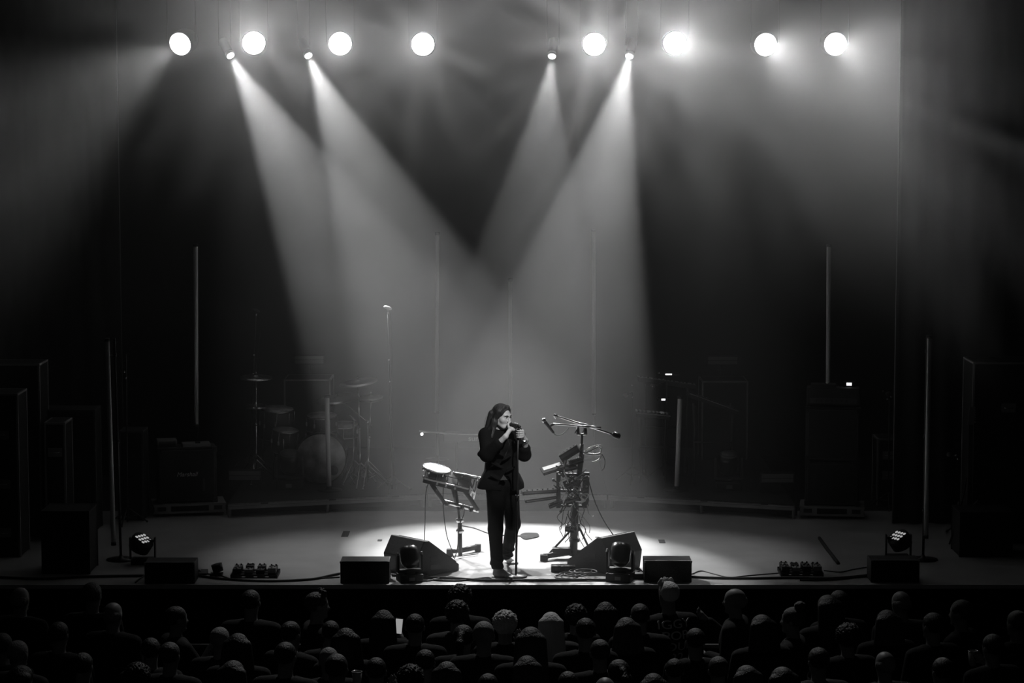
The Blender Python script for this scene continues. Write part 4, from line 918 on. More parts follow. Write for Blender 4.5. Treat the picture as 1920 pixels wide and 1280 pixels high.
# ------------------------------------------------------------------ stacked cases at both sides
road_case('tall black case stack at the far left edge with a pale top edge', -40, 74, 682, 2.4, 0, 0.5, handles=2)
road_case('black drawer case at the left edge in front of the tall case', -30, 33, 738, 1.2, 0, 0.5, handles=3)
lc = road_case('open black case left of the tube light', 82, 122, 792, 2.2, 0, 0.45, handles=1)
road_case('long low case behind the left tube light', 80, 178, 768, 2.8, 0, 0.4, handles=0, em='dark_grey')
road_case('wide low black case on the stage left front', 76, 167, 958, 0.25, 0, 0.5, handles=0, em='black_metal')
road_case('black flat case behind the far left tube light', 222, 268, 808, 3.5, 0, 0.4, handles=0, em='dark_grey')
road_case('tall dark case stack at the far right edge', 1825, 1960, 679, 2.0, 0, 0.6, handles=1)
road_case('low dark case behind the rightmost front fill speaker', 1800, 1900, 960, 1.2, 0, 0.5, handles=0, em='black_metal')
road_case('dark case with two pale bars right of the amplifier stack', 1645, 1690, 822, 4.6, 0, 0.4, handles=2)
simple_stand('tall_stand', 'slim dark stand with a glinting collar behind the far left tube light', 'stand', 236, 0, 664, 3.3, 0, None, ((233, 697), (236, 709)))
simple_stand('mic_boom', 'low boom microphone stand beside the far right case', 'mic stand', 1815, 0, 862, 2.6, 0, (1780, 852), ((1792, 853), (1796, 860)))
def guitar(label, px, ptop, y):
    t = D(px, ptop, y); base = Vector((t.x, y, 0)); h = t.z; r = thing('electric_guitar', label, 'guitar', base)
    o = [(0.0, 0.12), (0.12, 0.14), (0.17, 0.24), (0.13, 0.34), (0.15, 0.44), (0.10, 0.54), (0.04, 0.48), (-0.04, 0.48), (-0.12, 0.52), (-0.14, 0.42), (-0.12, 0.34), (-0.16, 0.24), (-0.11, 0.14)]
    MB().prism(o, (-0.02, 0.025), 'y').build('body', 'wood_dark', r, 0.008)
    MB().box((0, -0.03, (0.45 + h - 0.2) / 2), (0.05, 0.022, h - 0.65)).build('neck', 'wood_dark', r); MB().prism([(-0.035, h - 0.2), (0.03, h - 0.2), (0.045, h), (-0.02, h)], (-0.04, -0.022), 'y').build('headstock', 'grey_plastic', r)
    for k in range(6): MB().cyl((0.04, -0.03, h - 0.17 + 0.027 * k), (0.06, -0.03, h - 0.17 + 0.027 * k), 0.008, n=8).build('tuning_peg', 'chrome', r)
    for k in range(2): MB().box((0, -0.024, 0.3 + 0.07 * k), (0.08, 0.012, 0.03)).build('pickup', 'chrome', r)
    for k in (-1, 1): MB().cyl((k * 0.15, -0.12, 0.01), (k * 0.05, 0.03, 0.2), 0.009).build('stand_leg', 'black_metal', r)
    MB().cyl((0, 0.2, 0.01), (0, 0.03, 0.75), 0.01).build('stand_leg', 'black_metal', r); MB().cyl((-0.12, -0.03, 0.11), (0.12, -0.03, 0.11), 0.01).build('stand_rest', 'black_metal', r)
guitar('dark guitar on a stand before the far right case', 1820, 762, 1.8)
cable('cable hanging down beside the guitar at the far right', ((1812, 895, 1.7), (1806, 930, 1.65), (1795, 965, 1.6), (1788, 995, 1.6), (1780, 1020, 1.6)), 0.01, group='hanging cables')
# ------------------------------------------------------------------ electronic pad stand left of the singer
PY_ = G(863, 1046).y; pb = Vector((G(863, 1046).x, PY_, 0))
def Q(px, py, dy=0.0): return D(px, py, PY_ + dy)
pr = thing('pad_stand', 'chrome and black stand carrying electronic drum pads left of the singer', 'drum stand', pb)
MB(pb).cyl(Vector((pb.x, PY_, 0.03)), Q(862, 975), 0.024, n=14).build('pole', 'black_metal', pr); MB(pb).cyl(Q(862, 978), Q(853, 905), 0.017, n=14).build('inner_tube', 'black_metal', pr)
for q in (975, 995): m = MB(pb); m.cyl(Q(855, q), Q(870, q), 0.014, n=10); m.cyl(Q(862, q - 4), Q(862, q + 4), 0.034, n=14); m.build('collar', 'chrome', pr)
for (a, b, w) in (((863, 1040), (896, 1033), 0.03), ((863, 1040), (843, 1042), 0.025)):
    A = G(*a); B = G(*b); MB(pb).cyl(A + Vector((0, 0, 0.05)), B + Vector((0, 0, 0.05)), w, n=10).build('foot_bar', 'black_metal', pr)
    MB(pb).box(B + Vector((0, 0, 0.04)), (0.07, 0.07, 0.08)).build('foot_block', 'rubber', pr, 0.008)
MB(pb).cyl(G(858, 1046) + Vector((0, 0, 0.02)), G(896, 1041) + Vector((0, 0, 0.02)), 0.008, n=8).build('brace_rod', 'alu', pr)
MB(pb).cyl(Q(827, 938), Q(898, 957), 0.023, n=14).build('crossbar', 'chrome', pr)
for k in (838, 866, 884): MB(pb).cyl(Q(k - 3, 940 + (k - 829) * 0.26), Q(k + 3, 941.5 + (k - 829) * 0.26), 0.034, n=12).build('clamp', 'black_metal', pr)
for (a, b, dy) in (((806, 902), (834, 944), -0.05), ((862, 906), (896, 956), -0.05), ((846, 900), (856, 945), 0.06)):
    MB(pb).cyl(Q(*a, dy), Q(*b, dy), 0.024, n=12).build('arm', 'black_metal', pr)
for (a, b) in (((891, 896), (882, 930)), ((895, 898), (888, 936))): MB(pb).cyl(Q(*a, 0.06), Q(*b, 0.06), 0.0085, n=8).build('rod', 'chrome', pr)
mp_ = thing('multi_pad', 'black multi-pad unit with a pale front edge on the pad stand', 'drum pad', Q(840, 896))
o = Q(840, 896); t_ = (Q(886, 906) - Q(794, 884)).normalized(); ang = -math.atan2(t_.z, t_.x); Mx = Matrix.Translation((0, 0, 0.01)) @ Euler((R(20), ang, 0)).to_matrix().to_4x4()
MB().box((0, 0, -0.03), (0.52, 0.3, 0.06)).xf(Mx).build('body', 'matte_black', mp_, 0.008); MB().box((0, -0.152, 0.0), (0.5, 0.012, 0.016)).xf(Mx).build('front_edge', 'alu', mp_)
for i in range(4):
    for j in range(2): MB().box((-0.185 + i * 0.122, -0.07 + j * 0.14, 0.004), (0.112, 0.125, 0.01)).xf(Mx).build('pad', 'rubber', mp_, 0.003)
for k in range(3): MB().cyl((-0.1 + 0.1 * k, -0.15, -0.02), (-0.1 + 0.1 * k, -0.175, -0.02), 0.014, n=10).xf(Mx).build('knob', 'chrome', mp_)
def pad(label, c, nrm, rad):
    r = thing('round_pad', label, 'drum pad', c, group='round electronic drum pads'); n = Vector(nrm).normalized()
    MB().lathe([(rad * 0.7, -0.03), (rad * 0.95, -0.022), (rad, -0.006)], axis=n, n=32).build('shell', 'black', r)
    MB().lathe([(rad * 0.93, -0.008), (rad * 0.93, 0.004), (rad * 0.9, 0.006)], axis=n, n=32).build('pad_surface', 'pad_head', r)
    q = n.to_track_quat('Z', 'Y').to_matrix(); P = [q @ Vector((rad * math.cos(i * PI / 16), rad * math.sin(i * PI / 16), 0.002)) for i in range(33)]
    MB().tube(P, 0.009, 6).build('rim', 'chrome', r)
    for k in range(6): t = k * PI / 3; MB().cyl(q @ Vector((rad * 1.03 * math.cos(t), rad * 1.03 * math.sin(t), -0.04)), q @ Vector((rad * 1.03 * math.cos(t), rad * 1.03 * math.sin(t), 0.014)), 0.008, n=8).build('lug', 'chrome', r)
    return r
p1 = pad('bright white-topped round drum pad at the left end of the pad stand', Q(819, 878, -0.02), (0.22, -0.12, 1), 0.15)
p2 = pad('dark-shelled round drum pad on the right side of the pad stand', Q(879, 891, 0.1), (0.2, 0.14, 1), 0.165)
MB().cyl((0, 0, -0.04), (0.03, 0.02, -0.14), 0.014).build('mount', 'chrome', p1); MB().cyl((0, 0, -0.04), (0.06, -0.04, -0.2), 0.014).build('mount', 'chrome', p2)
for (a, b) in (((793, 893), (799, 897)), ((792, 880), (800, 876))): MB(pb).cyl(Q(*a, -0.08), Q(*b, -0.08), 0.017, n=10).build('wing_bolt', 'chrome', pr)
cable('thin cable hanging from the left end of the pad stand to the floor', ((803, 904, PY_ - 0.02), (798, 930, PY_), (797, 975, PY_), (796, 1012, PY_ + 0.02), (797, 1044, PY_ + 0.05)), 0.005, group='hanging cables')
cable('thin cable hanging from the middle of the pad stand to the floor', ((831, 914, PY_ - 0.06), (831, 950, PY_ - 0.06), (837, 1000, PY_ - 0.05), (846, 1028, PY_ - 0.05), (851, 1046, PY_ - 0.08)), 0.005, group='hanging cables')
cable('cable wound down the pole of the pad stand', ((868, 945, PY_ - 0.04), (870, 962, PY_ - 0.05), (860, 990, PY_ - 0.04), (858, 1025, PY_ - 0.04), (852, 1048, PY_ - 0.05)), 0.005, group='hanging cables')

# ------------------------------------------------------------------ tower of pedals and controllers right of the singer
RY_ = G(1072, 1045).y; rb = Vector((G(1075, 1045).x, RY_, 0))
def W(px, py, dy=0.0): return D(px, py, RY_ + dy)
tw = thing('pedal_tower', 'tall black stand loaded with pedals, controllers and cables right of the singer', 'stand', rb)
MB(rb).cyl(Vector((rb.x, RY_, 0.02)), W(1078, 940), 0.045, n=14).build('column', 'black_metal', tw); MB(rb).cyl(W(1078, 945), W(1091, 850), 0.03, n=14).build('upper_column', 'black_metal', tw)
MB(rb).cyl(W(1090, 862), W(1091, 814), 0.015, n=12).build('top_pole', 'black_metal', tw); MB(rb).cyl(W(1090, 850), W(1091, 832), 0.022, n=12).build('top_sleeve', 'black', tw)
MB(rb).box((W(1099, 885) + W(1097, 948)) / 2, (0.075, 0.06, (W(1099, 885) - W(1099, 948)).z), (0, 0.03, 0)).build('side_post', 'black', tw, 0.006)
MB(rb).box((W(1047, 886) + W(1047, 950)) / 2, (0.05, 0.05, (W(1047, 884) - W(1047, 952)).z)).build('side_post', 'black', tw, 0.006)
for y in (889, 920, 948): MB(rb).box((W(1044, y) + W(1102, y)) / 2, (0.34, 0.05, 0.025), (0, 0.04, 0)).build('shelf_bar', 'black_metal', tw)
for (a, b) in (((1070, 994), (1022, 1046)), ((1084, 984), (1102, 1022))): MB(rb).cyl(W(*a, -0.02), W(*b, -0.05), 0.012, n=10).build('brace', 'black_metal', tw)
for (px, py) in ((1020, 1051), (1106, 1042)):
    B = G(px, py); MB(rb).cyl(Vector((rb.x, RY_, 0.06)), B + Vector((0, 0, 0.05)), 0.03, n=10).build('foot_bar', 'black_metal', tw); MB(rb).box(B + Vector((0, 0, 0.035)), (0.085, 0.08, 0.07)).build('foot_block', 'rubber', tw, 0.008)
MB(rb).box(W(1053, 1032, -0.06), (0.2, 0.12, 0.07)).build('base_box', 'black', tw, 0.006)
for y in (984, 992, 1012): MB(rb).cyl(W(1077, y + 3), W(1077, y - 3), 0.06, n=14).build('collar', 'black_metal', tw)
# booms
MB(rb).cyl(W(1083, 814), W(1100, 814), 0.012).build('cross_holder', 'chrome', tw)
for px in (1084, 1098):
    MB(rb).cyl(W(px, 814), W(px - 1, 800), 0.019, n=12).build('swivel', 'black_metal', tw); MB(rb).cyl(W(px - 6, 812, -0.04), W(px - 1, 802, -0.04), 0.006, n=8).build('wing_lever', 'black_metal', tw)
MB(rb).cyl(W(1037, 794.5, -0.05), W(1127, 801.5, -0.02), 0.0095, n=10).build('short_boom', 'chrome', tw); MB(rb).cyl(W(1095, 799, -0.03), W(1127, 801.5, -0.02), 0.014, n=10).build('boom_sleeve', 'chrome', tw)
MB(rb).cyl(W(1043, 779.5, 0.03), W(1152, 815, 0.02), 0.0115, n=10).build('long_boom', 'chrome', tw); MB(rb).cyl(W(1091, 794.5, 0.03), W(1107, 799.5, 0.03), 0.017, n=10).build('boom_sleeve', 'chrome', tw)
d_ = (W(1160, 818) - W(1150, 814.5)).normalized(); MB(rb).lathe([(0.012, -0.05), (0.034, -0.03), (0.036, 0.03), (0.02, 0.05)], c=W(1155, 816, 0.02), axis=d_, n=18).build('counterweight', 'black_gloss', tw)
m = MB(rb); m.cyl(W(1038, 778, 0.03), W(1044, 780, 0.03), 0.02, n=10); m.cyl(W(1040, 779, 0.03), W(1043, 784, 0.03), 0.014, n=10); m.build('boom_clip', 'chrome', tw)
vm = thing('vocal_microphone', 'chrome-headed microphone on the short boom above the pedal tower', 'microphone', W(1020, 788, -0.05)); ov = W(1020, 788, -0.05)
MB(ov).ball(ov, 0.027, 14, 10).build('grille_ball', 'chrome', vm); dv = (W(1038, 811, -0.05) - ov).normalized(); MB(ov).lathe([(0.023, 0.015), (0.021, 0.03), (0.013, 0.17), (0.011, 0.175)], c=ov, axis=dv, n=16).build('handle', 'dark_grey', vm)
MB(ov).cyl(W(1032, 798, -0.05), W(1038, 794.5, -0.05), 0.014).build('clip', 'black', vm)
MB(ov).tube(curve_pts([W(1038, 811, -0.05), W(1043, 815.5, -0.05), W(1050, 815.5, -0.05), W(1060, 809, -0.05), W(1067, 800, -0.05)], 6), 0.005, 6).build('mic_cable', 'cable_light', vm)
# gadgets on the tower
def gadget(name, label, c, size, rot, mt, knobs=3, screen=False, km='chrome'):
    r = thing(name, label, 'device', c); r.rotation_euler = rot; w, d, h = size
    MB().box((0, 0, 0), size).build('body', mt, r, min(0.006, h * 0.2))
    for k in range(knobs): MB().cyl((-w * 0.36 + k * w * 0.72 / max(1, knobs - 1), -d * 0.25, h / 2), (-w * 0.36 + k * w * 0.72 / max(1, knobs - 1), -d * 0.25, h / 2 + 0.014), 0.008, n=8).build('knob', km, r)
    MB().box((0, -d / 2 - 0.002, h * 0.1), (w * 0.9, 0.006, h * 0.3)).build('front_panel', 'dark_grey', r)
    if screen: MB().box((0, d * 0.12, h / 2 + 0.002), (w * 0.8, d * 0.5, 0.004)).build('top_panel', 'grey_plastic', r)
    return r
gadget('pedal_unit', 'slanted dark effects unit at the top of the pedal tower', W(1068, 849, -0.06), (0.23, 0.2, 0.085), (R(-4), R(-32), 0), 'matte_black', 5)
gadget('tablet_controller', 'tilted controller with a pale face left of the tower', W(1036, 878, -0.1), (0.25, 0.2, 0.03), (R(10), R(-16), R(8)), 'matte_black', 0, True)
gadget('pedal_unit', 'dark pedal unit behind the pale-faced controller', W(1064, 876, -0.06), (0.2, 0.18, 0.05), (R(4), R(-12), 0), 'matte_black', 4)
gadget('small_keyboard', 'upper thin keyboard jutting out left of the tower', W(1012, 921, -0.08), (0.4, 0.18, 0.04), (R(-3), R(-3), R(6)), 'matte_black', 6, km='black_gloss')
gadget('small_keyboard', 'lower thin keyboard jutting out left of the tower', W(1014, 935, -0.02), (0.36, 0.16, 0.03), (R(-2), R(-7), R(4)), 'matte_black', 0)
gadget('pedal_unit', 'small pale-edged pedal low on the left of the tower', W(1042, 944, -0.12), (0.16, 0.12, 0.035), (R(4), R(-22), 0), 'matte_black', 3)
gadget('pedal_unit', 'black pedal in the middle frame of the tower', W(1072, 905, -0.08), (0.17, 0.1, 0.07), (R(18), R(-24), R(15)), 'matte_black', 4)
gadget('pedal_unit', 'black pedal low in the frame of the tower', W(1075, 936, -0.08), (0.17, 0.1, 0.06), (R(12), R(-18), R(-12)), 'matte_black', 4)
gadget('pedal_unit', 'small unit clamped to the foot of the tower column', W(1068, 990, -0.05), (0.1, 0.1, 0.06), (R(10), R(8), 0), 'matte_black', 3)
gadget('mixer_unit', 'small mixer behind the top of the tower', W(1080, 864, -0.02), (0.16, 0.14, 0.05), (R(6), R(-18), 0), 'matte_black', 4)
cab = random.Random(21)
wordA = ['white cable loop %s' % s for s in ('standing highest right of the tower top', 'just under the highest loop at the tower top', 'low along the tower top', 'hanging at the right of the tower top')]
for k, P in enumerate((((1095, 848), (1108, 838), (1124, 834.5), (1127, 838), (1126, 850)), ((1097, 850), (1112, 843), (1122, 837), (1127, 842)), ((1094, 847), (1104, 851), (1118, 852), (1128, 849)), ((1128, 850), (1124, 860), (1116, 865), (1110, 866)))):
    cable(wordA[k], [(a, b, RY_ - 0.03 - 0.02 * (k % 2)) for a, b in P], 0.0085 if k != 2 else 0.016, 'white_plastic', group='white cables on the pedal tower')
cable('thin dark cable dropping at the right of the tower top', [(a, b, RY_) for a, b in ((1128, 850), (1134, 862), (1133, 876), (1128, 882))], 0.004, group='hanging cables')
cable('thin cable falling from the tower to the right wedge monitor', [(a, b, RY_ + dy) for a, b, dy in ((1102, 893, 0), (1112, 930, -0.1), (1128, 968, -0.25), (1150, 1003, -0.45))], 0.006, group='hanging cables')
cable('pale cable crossing the middle of the tower', [(a, b, RY_ - 0.12) for a, b in ((1099, 879), (1090, 889), (1078, 899), (1066, 908))], 0.008, 'cable_light', group='white cables on the pedal tower')
cable('pale curl of cable on the left of the tower frame', [(a, b, RY_ - 0.16) for a, b in ((1058, 898), (1052, 902), (1051, 908), (1056, 911))], 0.01, 'white_plastic', group='white cables on the pedal tower')
cable('pale cable tail below the tower frame', [(a, b, RY_ - 0.05) for a, b in ((1101, 946), (1103, 960), (1110, 968), (1114, 967))], 0.006, 'cable_light', group='white cables on the pedal tower')
side = ('left', 'right')
for k in range(26):                                           # tangle down the column: each its own lead, one look
    x = 1077 + cab.uniform(-16, 14); y0 = cab.uniform(893, 985); pts = [(x, y0, RY_ - 0.1 - 0.04 * cab.random())]
    for i in range(3): pts.append((pts[-1][0] + cab.uniform(-13, 13), pts[-1][1] + cab.uniform(8, 22), RY_ - 0.06 - 0.08 * cab.random()))
    cable('short lead in the cable tangle down the column of the pedal tower', pts, 0.0045, ('cable', 'cable', 'dark_grey', 'cable_light')[k % 4], 'patch_lead', group='leads tangled on the pedal tower')

for k in range(9):                                            # clamps and plugs bristling from the frame
    x = 1046 + cab.uniform(0, 58); y = cab.uniform(868, 950); a = W(x, y, -0.1); e = Vector((cab.uniform(-1, 1), -0.3, cab.uniform(-0.6, 0.8))).normalized()
    m = MB(rb); m.cyl(a, a + e * 0.05, 0.012, n=8); m.cyl(a + e * 0.05, a + e * 0.075, 0.007, n=8); m.build('jack_plug', 'chrome' if k % 2 else 'black_metal', tw)
for k in range(7):
    a = W(1047 + 8 * k, 889 + (k % 3) * 22, -0.06); b = a + Vector((cab.uniform(-0.12, 0.12), -0.03, cab.uniform(-0.16, 0.12))); m = MB(rb); m.cyl(a, b, 0.01, n=8); m.ball(b, 0.018, 8, 6); m.build('clamp_arm', 'black_metal', tw)
spots = ('beside the top device', 'behind the pale-faced controller', 'above the upper thin keyboard', 'left of the frame', 'over the middle pedal', 'across the low pedal', 'right of the frame', 'under the frame', 'round the side post', 'over the column collar')
for k in range(10):
    x = 1052 + 5.2 * k; y = 858 + 9.5 * k if k < 8 else 900 + 30 * (k - 8); P = [(x, y, RY_ - 0.12)]
    for i in range(4): P.append((x + cab.uniform(-16, 12), y + cab.uniform(-10, 22), RY_ - 0.1 - 0.06 * cab.random()))
    cable('looped cable %s on the pedal tower' % spots[k], P, 0.006 + 0.002 * (k % 2), ('cable', 'cable_light', 'cable', 'white_plastic')[k % 4], 'patch_cable', group='looped cables on the pedal tower')
# ------------------------------------------------------------------ crowd barrier
cbm = thing('crowd_barrier', 'dark crowd barrier with a pale top rail before the first row', 'barrier', (0, -2.08, FLOOR_Z))
MB().cyl((-6, 0, 1.06), (6, 0, 1.06), 0.022, n=10).build('top_rail', 'alu_dull', cbm)
for k in range(9): MB().box((-6 + 1.5 * k, 0, 0.53), (0.05, 0.05, 1.06)).build('post', 'black_metal', cbm)
for k in range(8): MB().box((-5.25 + 1.5 * k, 0.01, 0.6), (1.42, 0.012, 0.92)).build('panel', 'black', cbm)

# ------------------------------------------------------------------ people of the audience (canonical: feet at the origin, facing +y)
def hand_shape(f, w, d, side):
    d = Vector(d).normalized(); w = Vector(w); s = d.cross(Vector((0, 1, 0.3))).normalized(); pe = w + d * 0.07
    f.cap(w, pe, 0.024, 0.03, k=0.02, sq=None)
    n = d.cross(s)
    for i in range(4):
        b = pe + s * (i - 1.5) * 0.019; k1 = b + d * (0.034 - 0.003 * abs(i - 1)) + n * 0.004; k2 = k1 + d * (0.028 - 0.003 * abs(i - 1)) + n * 0.016
        f.cap(b, k1, 0.0095, 0.009, k=0.004); f.cap(k1, k2, 0.009, 0.008, k=0.004)
    t0 = w + d * 0.025 + s * 0.02 * side; t1 = t0 + d * 0.03 + s * 0.03 * side + n * 0.01; f.cap(t0, t1, 0.012, 0.0105, k=0.008); f.cap(t1, t1 + d * 0.028 + n * 0.008, 0.0105, 0.009, k=0.006)
ARMS = {
  'down': [((0.205, 0, 1.37), (0.25, -0.03, 1.09), (0.235, 0.08, 0.86)), ((-0.205, 0, 1.37), (-0.25, -0.03, 1.09), (-0.235, 0.08, 0.86))],
  'fold': [((0.205, 0, 1.37), (0.245, 0.03, 1.1), (0.03, 0.22, 1.16)), ((-0.205, 0, 1.37), (-0.245, 0.03, 1.1), (-0.05, 0.24, 1.12))],
  'hold': [((0.205, 0, 1.37), (0.25, 0.12, 1.18), (0.15, 0.3, 1.38)), ((-0.205, 0, 1.37), (-0.24, 0.02, 1.09), (-0.08, 0.23, 1.1))],
}
def body_field(f, arms, infl=0.0, skin=True):
    f.ell((0, 0.0, 1.25), (0.175 + infl, 0.115 + infl, 0.2 + infl), None, 0.05); f.cap((-0.15, -0.005, 1.375), (0.15, -0.005, 1.375), 0.06 + infl, k=0.06)
    f.cap((0, 0, 1.2), (0, 0, 1.0), 0.135 + infl, 0.125 + infl, k=0.05, sq=(1.1, 0.85, 1))
    for sh, el, wr in arms:
        f.cap(sh, el, 0.053 + infl, 0.043 + infl, k=0.03)
        e2 = wr if skin else Vector(el).lerp(Vector(wr), 0.85); f.cap(el, e2, 0.042 + infl, (0.028 if skin else 0.034) + infl, k=0.02)
def make_body(pose):
    f = Field((-0.36, -0.22, -0.02), (0.36, 0.46, 1.78), 0.011); arms = ARMS[pose]
    body_field(f, arms, -0.012)
    f.cap((0, -0.012, 1.37), (0, 0.0, 1.52), 0.06, 0.055, k=0.03)
    f.ell((0, 0.0, 1.635), (0.074, 0.094, 0.088), None, 0.02); f.ell((0, 0.03, 1.575), (0.06, 0.066, 0.08), None, 0.03); f.cap((0, 0.088, 1.61), (0, 0.108, 1.575), 0.009, 0.013, k=0.012); f.cap((-0.02, 0.07, 1.51), (0.02, 0.07, 1.51), 0.018, k=0.02)
    for s in (-1, 1):
        f.ell((s * 0.077, -0.004, 1.6), (0.011, 0.02, 0.032), None, 0.008); f.ell((s * 0.032, 0.094, 1.612), (0.018, 0.014, 0.011), None, 0.01, 'sub')
        f.cap((s * 0.085, 0, 0.92), (s * 0.095, 0.01, 0.5), 0.085, 0.055, k=0.04); f.cap((s * 0.095, 0.01, 0.5), (s * 0.1, -0.01, 0.08), 0.052, 0.036, k=0.02); f.cap((s * 0.1, -0.03, 0.04), (s * 0.11, 0.14, 0.03), 0.04, 0.032, k=0.02)
    for (sh, el, wr), sd in zip(arms, (1, -1)): hand_shape(f, wr, Vector(wr) - Vector(el), sd)
    return f.mesh('person_body', 'skin_crowd', 1)
def make_shirt(pose, m):
    f = Field((-0.38, -0.24, 0.8), (0.38, 0.46, 1.52), 0.013); body_field(f, ARMS[pose], 0.012, False); f.cap((0, 0, 1.0), (0, 0, 0.86), 0.15, 0.16, k=0.04, sq=(1.1, 0.85, 1))
    f.cap((0, 0.01, 1.46), (0, 0.0, 1.6), 0.064, k=0.01, op='sub'); return f.mesh('shirt', m, 1)
def make_trousers(m):
    f = Field((-0.26, -0.2, -0.01), (0.26, 0.2, 1.02), 0.016); f.cap((-0.06, 0, 0.92), (0.06, 0, 0.92), 0.12, k=0.04)
    for s in (-1, 1): f.cap((s * 0.085, 0, 0.9), (s * 0.097, 0.01, 0.5), 0.105, 0.076, k=0.03); f.cap((s * 0.097, 0.01, 0.5), (s * 0.1, -0.01, 0.07), 0.074, 0.062, k=0.03)
    f.cut((0, 0, 0.045), (0, 0, -1)); return f.mesh('trousers', m, 1)
def make_hair(kind, m):
    f = Field((-0.2, -0.26, 1.1), (0.2, 0.2, 1.84), 0.008); fb = (0, 0.13, 1.58)
    if kind == 'fringe':
        f.ell((0, -0.012, 1.61), (0.08, 0.098, 0.075), None, 0.01); f.ell((0, 0.02, 1.70), (0.085, 0.11, 0.075), None, 0.01, 'sub'); f.ell((0, 0.12, 1.58), (0.1, 0.12, 0.12), None, 0.01, 'sub')
    elif kind == 'short': f.ell((0, -0.01, 1.642), (0.081, 0.101, 0.094), None, 0.01); f.ell((0, 0.135, 1.575), (0.09, 0.1, 0.1), None, 0.01, 'sub'); f.ell((0, -0.03, 1.5), (0.1, 0.1, 0.07), None, 0.01, 'sub')
    elif kind == 'quiff':
        f.ell((0, -0.01, 1.645), (0.082, 0.1, 0.094), None, 0.01); f.ell((0, 0.14, 1.57), (0.09, 0.1, 0.1), None, 0.01, 'sub'); f.ell((0, -0.03, 1.5), (0.1, 0.1, 0.07), None, 0.01, 'sub')
        for i in range(6): f.cap((0.022 * (i - 2.5), 0.05, 1.715), (0.024 * (i - 2.5) + 0.006 * (-1) ** i, 0.03 + 0.015 * (i % 3), 1.758 - 0.004 * abs(i - 2)), 0.022, 0.013, k=0.012)
    elif kind == 'curly': f.ell((0, -0.015, 1.645), (0.105, 0.12, 0.11), None, 0.01, noise=0.016); f.ell((0, 0.15, 1.58), (0.09, 0.1, 0.11), None, 0.01, 'sub')
    elif kind in ('long', 'bob', 'tail', 'bun'):
        f.ell((0, -0.012, 1.64), (0.088, 0.106, 0.098), None, 0.01); f.ell((0, 0.14, 1.58), (0.075, 0.1, 0.12), None, 0.01, 'sub')
        if kind == 'long':
            for i in range(7): a = (i - 3) / 3; f.cap((a * 0.075, -0.05 - 0.03 * (1 - a * a), 1.64), (a * 0.115, -0.115 - 0.02 * (1 - a * a), 1.27 - 0.02 * (i % 2)), 0.04, 0.028, k=0.03)
        if kind == 'bob':
            for i in range(7): a = (i - 3) / 3; f.cap((a * 0.08, -0.04 - 0.03 * (1 - a * a), 1.64), (a * 0.115, -0.06 - 0.04 * (1 - a * a), 1.43), 0.04, 0.032, k=0.03)
        if kind == 'tail': f.ell((0, -0.03, 1.52), (0.1, 0.1, 0.05), None, 0.01, 'sub'); f.cap((0, -0.11, 1.66), (0, -0.16, 1.6), 0.03, 0.035, k=0.02); f.cap((0, -0.16, 1.6), (0, -0.15, 1.38), 0.035, 0.015, k=0.02)
        if kind == 'bun': f.ell((0, -0.03, 1.52), (0.1, 0.1, 0.05), None, 0.01, 'sub'); f.ell((0, -0.06, 1.755), (0.05, 0.05, 0.042), None, 0.01, noise=0.008)
    return f.mesh('hair_' + kind, m, 1)
_cache = {}
def C(fn, *a):
    k = (fn.__name__,) + a
    if k not in _cache: _cache[k] = fn(*a)
    return _cache[k]
HM_ = {'d': 'hair_dark', 'b': 'hair_brown', 'l': 'hair_light', 'g': 'hair_grey'}
